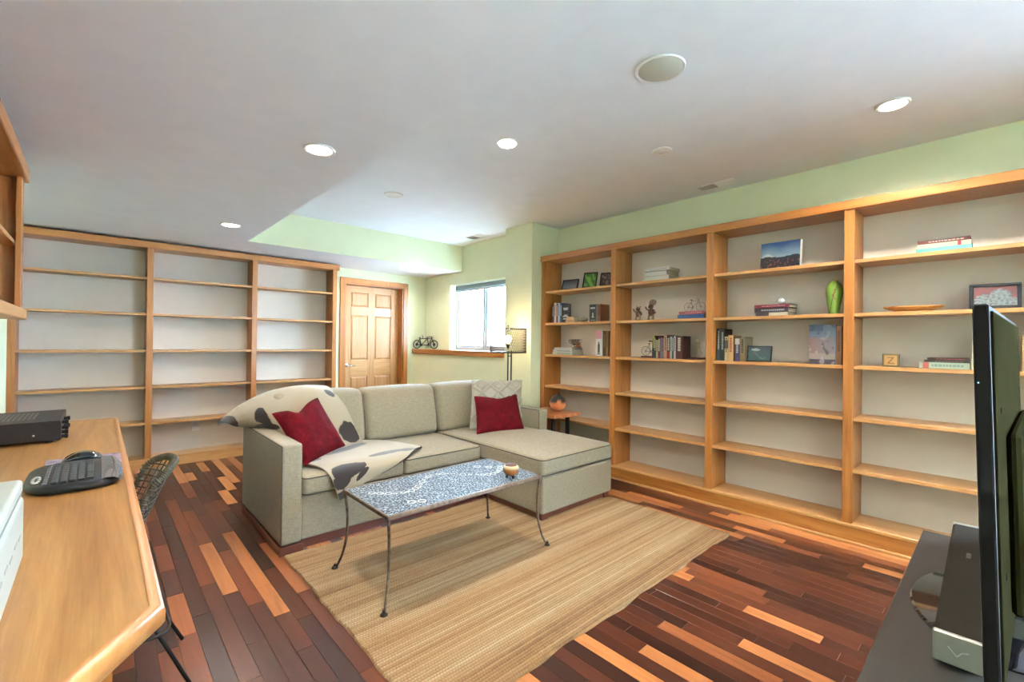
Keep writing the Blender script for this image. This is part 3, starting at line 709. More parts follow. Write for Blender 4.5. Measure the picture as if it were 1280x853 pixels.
obj('bulb', MB().lathe([(.012, 0), (.022, .02), (.032, .045), (.032, .065), (.02, .088), (.001, .096)], (LPX-.014, LPY, 1.285), 16), mE, lp, smooth=True)
pl = bpy.data.lights.new('bulb_light', 'POINT'); pl.energy = 6; pl.color = (1, .72, .45); pl.shadow_soft_size = .03
plo = bpy.data.objects.new('bulb_light', pl); COL.objects.link(plo); plo.parent = lp; plo.location = (-.014, 0, 1.42)
obj('finial', MB().tube([(LPX-.014, LPY, 1.38), (LPX-.014, LPY, 1.475)], .003, 6).ball((LPX-.014, LPY, 1.482), .010), MIRON, lp, smooth=True)
SR, Z0_, Z1_ = .198, 1.192, 1.45
sh = MB(); sh.ring((LPX-.014, LPY, Z0_), (0, 0, 1), SR, .004, 40); sh.ring((LPX-.014, LPY, Z1_), (0, 0, 1), SR, .004, 40)
for a in range(3): sh.tube([(LPX-.014, LPY, Z1_-.002), (LPX-.014+SR*math.cos(a*2.094), LPY+SR*math.sin(a*2.094), Z1_-.002)], .0025, 6)
so_ = obj('shade_rings', sh, MIRON, lp, smooth=True)
ms_ = MB()
for k in range(64):
    for d in (1, -1):
        pts = []
        for q in range(7):
            z = Z0_+(Z1_-Z0_)*q/6; a = 2*PI*k/64+d*.42*q/6
            pts.append((LPX-.014+SR*math.cos(a), LPY+SR*math.sin(a), z))
        ms_.tube(pts, .0015, 4)
obj('shade_mesh', ms_, flat('bronze_wire', (.10, .075, .06), .45, .6), lp, smooth=True)

# ================================================================== DESK SIDE
dk = thing('desk', (-.23, 2.4, 0), 'long built-in birch desk with a clipped corner along the left wall', 'desk')
poly = [(XL, 4.14), (XL, .62), (-.30, .62), (-.0145, 1.006), (.11, 1.172), (.11, 4.14)]
inn = [(XL, 4.115), (XL, .645), (-.315, .645), (-.033, 1.020), (.086, 1.180), (.086, 4.115)]
obj('desktop', MB().prism(inn, .708, .7495), WDESK, dk)
es = MB(); prof = [(-.001, .708), (.018, .706), (.024, .714), (.025, .735), (.021, .746), (.012, .7515), (-.001, .7515)]
ip = [Vector((x_, y_, 0)) for x_, y_ in inn][1:]+[Vector((inn[0][0], inn[0][1], 0))]
G = []
for i, p in enumerate(ip):
    a = ip[i]-ip[i-1] if i else ip[1]-ip[0]; c_ = ip[i+1]-ip[i] if i < len(ip)-1 else a
    a.normalize(); c_.normalize(); na = Vector((a.y, -a.x, 0)); nc = Vector((c_.y, -c_.x, 0)); nn_ = (na+nc); nn_ = nn_/max(.2, nn_.dot(na))
    G.append([(p.x+nn_.x*q, p.y+nn_.y*q, z) for q, z in prof])
es.grid(G, wrap=True); obj('edge_nosing', es, WEDGE, dk, smooth='a')
obj('gable', MB().box(XL, .03, 1.20, 1.225, 0, .708), WDX, dk); obj('gable', MB().box(XL, .03, 3.98, 4.005, 0, .708), WDX, dk)
obj('back_rail', MB().box(XL, XL+.02, 1.225, 3.98, .45, .708), WDY, dk)
# overhead cabinet
oc = thing('overhead_cabinet', (-.45, 2.4, 1.39), 'open alder wall cabinet hanging above the desk', 'cabinet')
cx0, cx1, cy0, cy1 = XL, -.30, .95, 3.66
obj('bottom_board', MB().box(cx0, cx1+.018, cy0, 3.55, 1.392, 1.447, b=.004), WLY, oc)
obj('crown', MB().box(cx0, cx1+.018, cy0, 3.60, 2.135, 2.21, b=.004), WDY, oc)
obj('end_panel', MB().box(cx0, cx1, 3.52, 3.545, 1.447, 2.135), WDZ, oc)
obj('face_stile', MB().box(cx1-.02, cx1+.002, 3.46, 3.546, 1.447, 2.135), WDZ, oc)
obj('near_panel', MB().box(cx0, cx1, cy0, cy0+.02, 1.447, 2.135), WDZ, oc)
obj('divider', MB().box(cx0, cx1-.02, 2.05, 2.07, 1.447, 2.135), WDZ, oc)
obj('back_panel', MB().box(cx0, cx0+.008, cy0+.02, 3.52, 1.447, 2.135, b=0), WDY, oc)
obj('shelf', MB().box(cx0+.008, cx1-.022, cy0+.02, 3.50, 1.778, 1.80), WLY, oc)

# ---- things on desk
rc = thing('stereo_receiver', (-.34, 3.6, .75), 'flat black stereo receiver on the far end of the desk', 'receiver')
obj('case', MB().box(-.56, -.135, 3.34, 3.86, .762, .862, b=.004), flat('brown_black_metal', (.014, .008, .008), .4, 0, spec=.25), rc)
vg = MB()
for i in range(16): vg.box(-.52+i*.018, -.52+i*.018+.009, 3.45, 3.75, .8625, .8645, b=0)
obj('top_vents', vg, flat('vent_grey', (.09, .09, .085), .4), rc)
for k, (y_, z_) in enumerate(((3.42, .845), (3.42, .815), (3.40, .795), (3.38, .775), (3.6, .84), (3.6, .80))):
    t = MB(); t.lathe([(.009, 0), (.009, .012), (.012, .014), (.012, .026), (.002, .028)], seg=10); q = MB(); q.add([(-.136+p[2], y_+p[0], z_+p[1]) for p in t.v], t.f)
    obj('connector', q, MBLK, rc, smooth='a')
obj('screw', MB().ball((-.235, 3.338, .795), .005), MSILVER, rc, smooth=True)
for x_ in (-.52, -.18):
    for y_ in (3.38, 3.80): obj('foot', MB().lathe([(.016, 0), (.016, .012)], (x_, y_, .75), 12), MBLK, rc)
# keyboard, long axis along the desk
kb = thing('keyboard', (-.055, 2.43, .75), 'black curved keyboard with a grey palm rest on the desk', 'keyboard')
def kz(x_): return .766+(-x_-.055+.13)*.03
body = []
for i in range(40):
    a = 2*PI*i/40; ca, sa = math.cos(a), math.sin(a); e = .45
    body.append((-.057+.128*math.copysign(abs(ca)**e, ca)*(1+.05*math.cos(2*a)), 2.44+.222*math.copysign(abs(sa)**.5, sa)*(1-.06*ca*ca)))
bm_ = MB(); lay = []
for s_, z in ((.93, .751), (.99, .757), (1.0, .768), (.975, .776), (.9, .780), (.5, .781), (.02, .781)):
    lay.append([(-.057+(p[0]+.057)*s_, 2.44+(p[1]-2.44)*s_, z) for p in body])
bm_.grid(lay, wrap=True); bm_.add(lay[0], [tuple(range(40))[::-1]]); obj('case', bm_, flat('keyboard_black', (.014, .015, .017), .35, spec=.3), kb, smooth=True)
pr_ = MB(); G = []
for i in range(17):
    t = i/16; y_ = 2.235+.41*t; bu = .022*math.sin(PI*t)
    G.append([(.018+.0*bu, y_, .7815), (.03+.2*bu, y_, .785), (.05+.5*bu, y_, .784), (.066+.6*bu, y_, .776), (.070+.6*bu, y_, .765)])
pr_.grid([r[::-1] for r in G]); obj('palm_rest', pr_, flat('blue_grey_satin', (.16, .20, .26), .18, .4, coat=.6), kb, smooth=True)
MKEY = flat('key_black', (.05, .055, .06), .4, spec=.3); 
for r_ in range(5):
    xk = -.108+r_*.0235
    nk = (14, 13, 12, 12, 7)[r_]; tot = .335
    ww_ = [1]*nk
    if r_ == 4: ww_ = [1.2, 1.2, 1.2, 5.5, 1.2, 1.2, 1.2]
    sc_ = tot/sum(ww_); y_ = 2.262
    for w_ in ww_:
        obj('key', MB().box(xk-.0095, xk+.0095, y_+.0015, y_+w_*sc_-.0015, .780, .7885, b=.0025), MKEY, kb); y_ += w_*sc_
for k in range(12): obj('function_key', MB().box(-.138, -.126, 2.265+k*.028, 2.265+k*.028+.022, .780, .786, b=.0025), flat('key_grey', (.10, .11, .12), .3), kb)
for k in range(11):
    a = k/11*2*PI; obj('media_button', MB().ball((-.158+.008*math.cos(a), 2.36+.05*math.sin(a)+(.0), .7815), .006, 8, 4, (1, 1, .5)), MSILVER, kb, smooth=True)
mo = thing('mouse', (-.03, 2.735, .754), 'glossy black arched computer mouse behind the keyboard', 'mouse')
def mfn(q):
    u = (q[0]+.04)/.07; q = Vector(q); q.z = .756+(q.z-.756)*(1-.75*u*u) ; return q
obj('shell', MB().rbox(-.11, .03, 2.70, 2.775, .756, .80, .02, 8, mfn), MGLOSS, mo, smooth=True)
obj('scroll_wheel', MB().ring((.005, 2.737, .775), (0, 1, 0), .008, .003), MDARK, mo, smooth=True)
mp_ = thing('mouse_mat', (-.04, 2.77, .75), 'thin purple-grey patterned mat under the mouse', 'mouse mat')
mm = MB(); mm.rbox(-.16, .085, 2.64, 2.86, .7505, .7535, .0012, 2)
m, nt, b = newmat('purple_print'); L(nt, ramp(nt, noisen(nt, texco(nt), 26, 4, .7), [(.35, (.12, .08, .13)), (.5, (.27, .22, .36)), (.65, (.42, .36, .46))]), b.inputs['Base Color'])
obj('mat', mm, m, mp_)
pt = thing('printer', (-.34, 1.25, .75), 'white plastic printer at the near end of the desk', 'printer')
MPW = flat('printer_white', (.50, .55, .53), .4, var=.03)
obj('body', MB().rbox(-.54, -.128, .86, 1.63, .752, .915, .016, 4), MPW, pt, smooth=True)
obj('lid', MB().rbox(-.54, -.130, .865, 1.625, .919, .952, .010, 4), MPW, pt, smooth=True)
obj('lid_seam', MB().box(-.535, -.132, .87, 1.62, .914, .920, b=0), flat('seam_grey', (.25, .27, .27), .6), pt)
for k in range(7): obj('vent_slot', MB().box(-.1295, -.1270, 1.10+k*.07, 1.14+k*.07, .83+.006*(k % 2), .836+.006*(k % 2), b=0), flat('slot_grey', (.42, .45, .44), .5), pt)
# small cards in overhead cabinet
for nm, y_, z_, lab, c1, c2 in (('picture_card', 3.02, 1.80, 'small red and grey glossy picture leaning on the cabinet shelf above the desk', (.45, .08, .08), (.55, .58, .62)), ('picture_card', 2.62, 1.447, 'small pale teal card standing on the bottom board of the wall cabinet', (.35, .55, .55), (.8, .8, .75))):
    t = thing(nm, (-.36, y_, z_), lab, 'picture')
    obj('card', MB().obox((-.37, y_, z_+.058), (.35, 0, -.94), (0, 1, 0), (.94, 0, .35), .055, .06, .003, col=c2), PCM, t)
    obj('print', MB().obox((-.366, y_, z_+.062), (.35, 0, -.94), (0, 1, 0), (.94, 0, .35), .025, .05, .0035, col=c1), PCM, t)

# ---- woven chair tucked at the desk
ch = thing('wicker_chair', (.0, 2.17, 0), 'dark woven wicker chair with thin black wire legs tucked at the desk', 'chair')
def cb(w_, s_):
    """w_ -1..1 across the back, s_ 0..1 up"""
    hw = .150+.010*s_; dr_ = max(0, s_-.9)*.25*abs(w_)**3
    return Vector((.080+.115*s_+.03*s_*s_-.055*w_*w_, 2.165+hw*w_, .46+.375*s_-dr_*1.2))
wv = MB()
for k in range(12):
    t = -1+2*k/11; wv.tube([cb(t, q/8) for q in range(9)], .0024, 5)
for k in range(17):
    s_ = .03+.94*k/16; pts = []
    for q in range(57):
        t = -1+2*q/56; p = cb(t, s_); pts.append(p+Vector((.004*math.cos(q*PI/2+k*PI), 0, 0)))
    wv.tube(pts, .0026, 5)
obj('woven_back', wv, flat('dark_wicker', (.045, .036, .024), .6, var=.4, vs=60), ch, smooth=True, kind='stuff')
rim = MB(); pts = [cb(-1, q/8) for q in range(9)]+[cb(-1+2*q/14, 1.0) for q in range(1, 14)]+[cb(1, 1-q/8) for q in range(9)]
rim.tube(pts, .009, 7)
for q in range(0, 3*len(pts)-3):
    i = q//3; f_ = (q % 3)/3; p = pts[i].lerp(pts[min(i+1, len(pts)-1)], f_)
    d_ = (pts[min(i+1, len(pts)-1)]-pts[i]).normalized()
    rim.ring(p, d_, .0115, .0030, 8, 4)
obj('rim', rim, flat('olive_wicker', (.075, .066, .045), .55, var=.4, vs=80), ch, smooth=True)
obj('seat', MB().rbox(-.24, .10, 2.01, 2.33, .43, .462, .014, 5), flat('seat_wicker', (.05, .04, .028), .7, bs=140, bd=.006), ch, smooth=True)
for a0, a1, c0, c1 in ((.09, .285, 2.03, 1.955), (.09, .285, 2.31, 2.385), (-.22, -.36, 2.31, 2.385), (-.22, -.36, 2.03, 1.955)):
    obj('leg', MB().tube([(a0, c0, .435), ((a0+a1)/2, (c0+c1)/2, .22), (a1, c1, .006)], .0065, 8), MIRON, ch, smooth=True)
pts = [(-.20, 1.99), (.16, 1.985), (.195, 2.0), (.205, 2.04), (.205, 2.30), (.195, 2.34), (.16, 2.355), (-.20, 2.35), (-.26, 2.33), (-.28, 2.28), (-.28, 2.06), (-.26, 2.01)]
obj('stretcher', MB().tube([(a, b_, .262) for a, b_ in pts], .0055, 8, True), MIRON, ch, smooth=True)

# ================================================================== TV CORNER
cn = thing('media_console', (1.65, -.03, 0), 'low dark grey-brown media console under the television', 'media console')
MCON = flat('console_laminate', (.034, .028, .023), .6, var=.08, spec=.15)
obj('top', MB().box(.92, 2.345, -.27, .205, .575, .60, b=.002), MCON, cn)
for x_ in (.93, 1.62, 2.315): obj('side_panel', MB().box(x_, x_+.02, -.265, .195, .03, .575), MCON, cn)
obj('bottom', MB().box(.93, 2.335, -.265, .195, .03, .055), MCON, cn); obj('back_panel', MB().box(.93, 2.335, -.268, -.26, .03, .575, b=0), MCON, cn)
obj('shelf', MB().box(.95, 2.315, -.255, .185, .30, .32), MCON, cn)
for x_ in (.95, 2.27): 
    for y_ in (-.25, .14): obj('foot', MB().box(x_, x_+.04, y_, y_+.04, 0, .03), MBLK, cn)
tv = thing('television', (1.7, -.005, .60), 'flat black television seen from behind on the console', 'television')
A = Vector((1.165, .022, 0)); D = Vector((1.045, -.048, 0)).normalized(); Nn = Vector((-D.y, D.x, 0))   # Nn points to the room (+Y)
up = Vector((0, .028, 1)).normalized(); Nn = D.cross(up)*-1
def tvb(mb, a0, a1, z0, z1, n0, n1, **k):
    c_ = A+D*((a0+a1)/2)+up*((z0+z1)/2-.69)+Nn*((n0+n1)/2)+Vector((0, -.018, .69))
    return mb.obox(c_, D, Nn, up, (a1-a0)/2, (n1-n0)/2, (z1-z0)/2, **k)
MTVB = flat('olive_black_plastic', (.013, .0115, .005), .8, var=.15, spec=0)
obj('bezel', tvb(MB(), 0, .985, .685, 1.38, -.005, .016, b=.003), flat('bezel_black', (.006, .005, .005), .5, spec=.03), tv)
obj('screen', tvb(MB(), .014, .971, .71, 1.365, .0155, .0175, b=0), flat('screen_glass', (.006, .006, .008), .04), tv)
obj('back_shell', tvb(MB(), .02, .965, .70, 1.368, -.009, -.005, b=.001), MTVB, tv)
obj('back_bulge', tvb(MB(), .25, .86, .74, 1.12, -.030, -.009, b=.008), MTVB, tv)
obj('neck', tvb(MB(), .44, .62, .612, .70, -.022, .012, b=.004), MGLOSS, tv)
for a_, z_ in ((.13, 1.18), (.13, .86), (.88, 1.18)): obj('screw_hole', tvb(MB(), a_-.007, a_+.007, z_-.005, z_+.005, -.0096, -.0088, b=0), flat('hole_black', (.004, .004, .004), .9, spec=0), tv)
obj('status_light', tvb(MB(), -.0008, .0005, 1.238, 1.240, .010, .012, b=0), emit('blue_led', (.35, .7, 1), 1.5), tv)
bs_ = MB(); bs_.lathe([(1, 0), (1, .004), (.975, .009), (.3, .013), (.001, .013)], (0, 0, 0), 48)
bq = MB(); bq.add([(1.745+p[0]*.28, .0+p[1]*.178, .6005+p[2]) for p in bs_.v], bs_.f)
obj('stand_base', bq, MGLOSS, tv, smooth='a')
sbm = thing('soundbar', (1.79, .06, .60), 'long black fabric soundbar with a silver end cap in front of the television', 'soundbar')
BA = Vector((1.365, .062, .648)); BD = Vector((2.235-1.365, .078-.062, 0)).normalized(); BN = Vector((-BD.y, BD.x, 0))
MGR = flat('charcoal_cloth', (.022, .018, .013), .95, bs=900, bd=.002, spec=.08)
obj('cloth_body', MB().obox(BA+BD*.445, BD, BN, (0, 0, 1), .435, .0395, .032, b=.006), MGR, sbm)
ccap = MB().obox(BA+BD*.006, BD, BN, (0, 0, 1), .0065, .041, .0335, b=.003)
obj('end_cap', ccap, flat('satin_silver', (.24, .24, .21), .4, .6), sbm, label='silver end cap'); obj('end_cap', MB().obox(BA+BD*.886, BD, BN, (0, 0, 1), .006, .041, .0335, b=.003), MSILVER, sbm)
cap = MB(); cc0 = BA-BD*.0008
for a_, b__ in (((.016, .006), (.002, -.010)), ((.002, -.010), (-.006, .001)), ((-.006, .001), (-.016, .004))):
    p = cc0+BN*a_[0]+Vector((0, 0, a_[1])); q = cc0+BN*b__[0]+Vector((0, 0, b__[1])); cap.tube([p, q], .0011, 5)
obj('chevron_mark', cap, flat('mark_light', (.40, .40, .37), .3, .5), sbm)
dots = MB()
for k in range(5): dots.box(1.90+k*.010, 1.905+k*.010, .062, .072, .6801, .6806, b=0)
obj('indicator_marks', dots, flat('grey_marks', (.07, .07, .06), .6), sbm)
for k in (.06, .82): obj('foot', MB().obox(BA+BD*k-Vector((0, 0, .040)), BD, BN, (0, 0, 1), .03, .032, .0085), MBLK, sbm)

# ================================================================== THINGS ON THE SHELVES
T = [1.8805, 1.5255, 1.1755, .8315]      # shelf tops
NB = [0]
rb = random.Random(11)
def book(y0, y1, z0, z1, x0, depth, col, label, group=None, flat_=False, pages=(.72, .66, .53), band=None, ink=None, name='book'):
    """spine faces the room (-X). upright: thickness along Y; flat: thickness along Z"""
    t = thing(name, (x0+depth/2, (y0+y1)/2, z0), label, 'book', group)
    x1 = x0+depth; cv = MB(); e = .0022
    ex = .0008
    if flat_:
        cv.box(x0, x1, y0, y1, z0, z0+e, b=ex, col=col); cv.box(x0, x1, y0, y1, z1-e, z1, b=ex, col=col); cv.box(x0, x0+e, y0, y1, z0, z1, b=ex, col=col)
        pg = MB().box(x0+e, x1-.004, y0+.004, y1-.004, z0+e, z1-e, b=0)
    else:
        cv.box(x0, x1, y0, y0+e, z0, z1, b=ex, col=col); cv.box(x0, x1, y1-e, y1, z0, z1, b=ex, col=col); cv.box(x0, x0+e, y0, y1, z0, z1, b=ex, col=col)
        pg = MB().box(x0+e, x1-.004, y0+e, y1-e, z0+.004, z1-.004, b=0)
    obj('cover', cv, PCM, t); obj('pages', pg, PAGES, t)
    if ink:
        im = MB(); xx = x0-.0004
        if flat_:
            a = y0+(y1-y0)*.12; h_ = (z1-z0)*.32; zc = (z0+z1)/2
            while a < y1-(y1-y0)*.25:
                w_ = rb.uniform(.006, .016); im.box(xx, xx+.0006, a, a+w_, zc-h_/2, zc+h_/2, b=0, col=ink); a += w_+.004
        else:
            a = z0+(z1-z0)*.35; h_ = (y1-y0)*.4; yc = (y0+y1)/2
            while a < z1-(z1-z0)*.12:
                w_ = rb.uniform(.006, .014); im.box(xx, xx+.0006, yc-h_/2, yc+h_/2, a, a+w_, b=0, col=ink); a += w_+.004
        obj('spine_print', im, PCM, t)
    if band:
        f0, f1, bc_ = band; im = MB()
        if flat_: im.box(x0-.0005, x0+.0004, y0+(y1-y0)*f0, y0+(y1-y0)*f1, z0, z1, b=0, col=bc_)
        else: im.box(x0-.0005, x0+.0004, y0, y1, z0+(z1-z0)*f0, z0+(z1-z0)*f1, b=0, col=bc_)
        obj('spine_band', im, PCM, t)
    return t
def frame(yc, w, h, z, x0, lean, label, fc, art, yaw=0.0, fw=.014, th=.016, mat=None, name='framed_picture'):
    """picture leaning back; yaw about Z turns its left edge back"""
    t = thing(name, (x0, yc, z), label, 'picture')
    n_ = Vector((-math.cos(yaw), -math.sin(yaw), 0)); s_ = Vector((-math.sin(yaw), math.cos(yaw), 0))      # s_ to picture-left (+Y)
    upv = (Vector((0, 0, 1))*math.cos(lean)-n_*math.sin(lean)); nn = (n_*math.cos(lean)+Vector((0, 0, 1))*math.sin(lean))
    o_ = Vector((x0, yc, z+.001+th*math.sin(lean)*.5))
    P = lambda a, b_, c_: o_+s_*a+upv*b_+nn*c_
    fr_ = MB()
    for (a0, a1, b0, b1) in ((-w/2, w/2, 0, fw), (-w/2, w/2, h-fw, h), (-w/2, -w/2+fw, fw, h-fw), (w/2-fw, w/2, fw, h-fw)):
        fr_.obox(P((a0+a1)/2, (b0+b1)/2, 0), s_, upv, nn, (a1-a0)/2, (b1-b0)/2, th/2, b=.0015)
    obj('frame', fr_, fc, t)
    nu, nv = 36, 28; G = MB(); rows = []; cols = []
    for j in range(nv+1):
        for i in range(nu+1):
            cols.append(art(i/nu, j/nv))
        rows.append([P(w/2-fw-(w-2*fw)*i/nu, fw+(h-2*fw)*j/nv, th*.2) for i in range(nu+1)])
    G.grid(rows); G.c = cols; obj('print', G, PRM, t)
    obj('backing', MB().obox(P(0, h/2, -th*.25), s_, upv, nn, w/2-fw*.5, h/2-fw*.5, th*.2, b=0), MBLK, t)
    if lean > .05:
        st = P(0, h*.55, -th/2); gx = max(.02, .9*h*math.sin(lean)+.01)
        b_ = Vector((st.x, st.y, z))-n_*gx*.6
        obj('easel_strut', MB().tube([st, Vector((b_.x, b_.y, z+.004))], .003, 6), MBLK, t)
    return t
PRM = attrmat('printed_picture', .4, coat=.1, gain=.42)
lerp3 = lambda a, b_, t: tuple(a[i]*(1-t)+b_[i]*t for i in range(3))
def artA(u, v): k = fnoise(u*4, v*3, 2)*.5+.5; c_ = lerp3((.05, .05, .08), (.42, .47, .55), min(1, max(0, 1.25-v*1.3+.3*k))); return lerp3(c_, (.25, .12, .14), .5*(1 if v > .75 and u > .3 else 0))
def artB(u, v): k = math.sin((u*2+v*1.5)*5+3*fnoise(u*3, v*3, 5)); return lerp3((.02, .11, .015), (.30, .62, .08), .5+.5*k)
def artC(u, v): k = fnoise(u*6, v*5, 8); return (.45, .42, .45) if k > .18 else lerp3((.12, .04, .05), (.32, .16, .18), u)
frame(3.222, .205, .125, T[0], 3.80, .32, 'small black framed grey landscape picture, leftmost on the top shelf', MBLK, artA, yaw=.15)
frame(2.945, .15, .185, T[0], 3.79, .40, 'black framed bright green leaf picture on the top shelf', MBLK, artB, yaw=.35)
frame(2.712, .17, .155, T[0], 3.79, .40, 'small black framed reddish picture at the right of the top left shelf', MBLK, artC, yaw=.35)
# bay 1 row 2
z = T[1]
specs = [(3.408, 3.378, .205, srgb(40, 36, 48), 'thin dark upright book, leftmost on the second shelf of the left bay', srgb(180, 180, 180)),
         (3.377, 3.345, .222, srgb(214, 196, 204), 'upright white and pink paperback on the second shelf of the left bay', srgb(150, 60, 70)),
         (3.344, 3.322, .212, srgb(110, 40, 44), 'slim dark red upright book between two pale books in the left bay', srgb(200, 190, 180)),
         (3.321, 3.292, .216, srgb(170, 205, 222), 'light blue upright paperback on the second shelf of the left bay', srgb(50, 80, 110)),
         (3.291, 3.262, .215, srgb(36, 84, 150), 'bright blue upright paperback on the second shelf of the left bay', srgb(200, 215, 230))]
for a, b_, h_, c_, lab, ink in specs: book(b_+.001, a, z, z+h_, 3.73, .15, c_, lab, ink=ink)
t = thing('book', (3.80, 3.21, z), 'black book standing face out beside the blue paperback, grey lettering', 'book')
dd = Vector((.25, -.97, 0)).normalized(); nn_ = Vector((-.97, -.25, 0)).normalized()
cb_ = Vector((3.745, 3.215, z+.1)); obj('cover', MB().obox(cb_, dd, nn_, (0, 0, 1), .05, .0125, .1, col=(.012, .013, .022)), PCM, t)
ip_ = MB()
for k, (dz_, w_) in enumerate(((.055, .03), (.04, .024), (-.02, .02), (-.035, .034), (-.06, .03))): ip_.obox(cb_+nn_*.0128+Vector((0, 0, dz_)), dd, nn_, (0, 0, 1), w_, .0004, .005, b=0, col=(.35, .37, .42))
obj('cover_print', ip_, PCM, t)
book(3.085, 3.20, z, z+.026, 3.72, .09, srgb(200, 150, 105), 'small tan book lying flat, bottom of the little stack in the left bay', flat_=True, ink=srgb(120, 70, 50))
book(3.09, 3.19, z+.0265, z+.060, 3.725, .085, srgb(196, 158, 120), 'small tan book on top of the little stack in the left bay', flat_=True, band=(.0, 1.0, srgb(206, 160, 120)))
st = thing('stone', (3.80, 3.0, z), 'smooth olive-grey stone on the second shelf of the left bay', 'stone')
obj('stone_body', MB().ball((3.78, 3.005, z+.026), .05, 16, 10, (.8, 1.15, .52)), flat('stone_olive', (.22, .20, .14), .5, var=.3, vs=20), st, smooth=True)
# black face-out book and brown book
t = thing('book', (3.80, 2.88, z), 'black face-out book with a white figure on its cover in the left bay', 'book')
obj('cover', MB().box(3.775, 3.80, 2.838, 2.925, z, z+.182, col=(.03, .035, .042)), PCM, t)
pm = MB(); pm.box(3.7743, 3.7751, 2.85, 2.912, z+.135, z+.152, b=0, col=(.6, .62, .64)); pm.box(3.7743, 3.7751, 2.872, 2.886, z+.045, z+.095, b=0, col=(.7, .7, .7)); pm.box(3.7743, 3.7751, 2.864, 2.892, z+.045, z+.056, b=0, col=(.7, .7, .7)); pm.box(3.7743, 3.7751, 2.852, 2.908, z+.015, z+.022, b=0, col=(.35, .35, .36))
obj('cover_print', pm, PCM, t); obj('pages', MB().box(3.7755, 3.799, 2.8372, 2.8385, z+.003, z+.179, b=0), PAGES, t)
book(2.795, 2.832, z, z+.182, 3.79, .15, srgb(150, 92, 58), 'brown upright book right of the face-out black book', ink=srgb(90, 50, 30))
# bay 1 row 3
z = T[2]
g3 = 'white books stacked under the trophy cup'
book(3.115, 3.405, z, z+.028, 3.74, .19, srgb(200, 214, 205), 'pale green-white book, bottom of the stack under the silver cup', flat_=True, ink=srgb(120, 150, 140))
book(3.12, 3.40, z+.0285, z+.054, 3.742, .185, srgb(206, 214, 224), 'pale blue-white book, middle of the stack under the silver cup', flat_=True, ink=srgb(120, 130, 160), pages=None or (.3, .25, .15))
book(3.125, 3.385, z+.0545, z+.079, 3.745, .18, srgb(214, 216, 222), 'white book, topmost of the stack under the silver cup', flat_=True)
MCUP = flat('silver_plate', (.42, .42, .42), .15, 1)
tc = thing('trophy_cup', (3.79, 3.135, z+.0795), 'small silver two-handled trophy cup on the white books', 'trophy')
c = (3.79, 3.135, z+.0795)
obj('cup', MB().lathe([(.028, 0), (.028, .006), (.010, .012), (.008, .026), (.03, .034), (.052, .05), (.062, .072), (.066, .09), (.062, .09), (.05, .055), (.02, .04), (.001, .038)], c, 28), MCUP, tc, smooth='a')
for s_ in (1, -1):
    pts = [Vector((c[0], c[1]+s_*.062, c[2]+.082)), Vector((c[0], c[1]+s_*.098, c[2]+.086)), Vector((c[0], c[1]+s_*.092, c[2]+.055)), Vector((c[0], c[1]+s_*.050, c[2]+.046))]
    obj('handle', MB().tube([catmull(pts, q/12) for q in range(13)], .0035, 6), MCHROME, tc, smooth=True)
og = thing('ornament', (3.88, 3.175, z+.0795), 'small copper-coloured ornament behind the trophy cup', 'ornament')
obj('copper_body', MB().lathe([(.03, 0), (.035, .01), (.022, .03), (.03, .04), (.018, .06), (.006, .07), (.001, .072)], (3.895, 3.165, z+.0795), 16), flat('copper', (.35, .15, .07), .4, .5), og, smooth='a')
t = thing('book', (3.79, 2.79, z), 'tall white face-out book with a pink top and a black figure in the left bay', 'book')
obj('cover', MB().box(3.775, 3.80, 2.752, 2.838, z, z+.262, col=(.60, .60, .60)), PCM, t)
pm = MB(); pm.box(3.7743, 3.7751, 2.765, 2.836, z+.175, z+.258, b=0, col=(.52, .22, .28)); pm.box(3.7743, 3.7751, 2.786, 2.812, z+.03, z+.12, b=0, col=(.02, .02, .03)); pm.box(3.7743, 3.7751, 2.793, 2.806, z+.12, z+.145, b=0, col=(.02, .02, .03)); pm.box(3.7743, 3.7751, 2.78, 2.818, z+.016, z+.026, b=0, col=(.02, .02, .03))
obj('cover_print', pm, PCM, t)
book(2.712, 2.748, z, z+.255, 3.775, .16, srgb(84, 62, 34), 'dark brown upright book next to the white face-out book', ink=srgb(150, 120, 70))
book(2.682, 2.711, z, z+.252, 3.775, .16, srgb(168, 132, 84), 'tan upright book between two dark brown books in the left bay', ink=srgb(90, 60, 30))
book(2.645, 2.681, z, z+.255, 3.775, .16, srgb(92, 50, 32), 'reddish brown upright book at the right end of the left bay', ink=srgb(60, 30, 20))
# bay 2 row 1
z = T[0]
book(2.022, 2.275, z, z+.045, 3.745, .2, srgb(238, 240, 232), 'thick white book, bottom of the pale stack on the top shelf', flat_=True)
book(2.03, 2.262, z+.047, z+.088, 3.747, .2, srgb(232, 238, 236), 'white book, middle of the pale stack on the top shelf', flat_=True, band=(0, .06, srgb(70, 60, 45)), pages=None)
book(2.012, 2.262, z+.0895, z+.118, 3.738, .2, srgb(236, 238, 240), 'white book with a dark cover edge, topmost of the pale stack', flat_=True, ink=srgb(150, 150, 160))
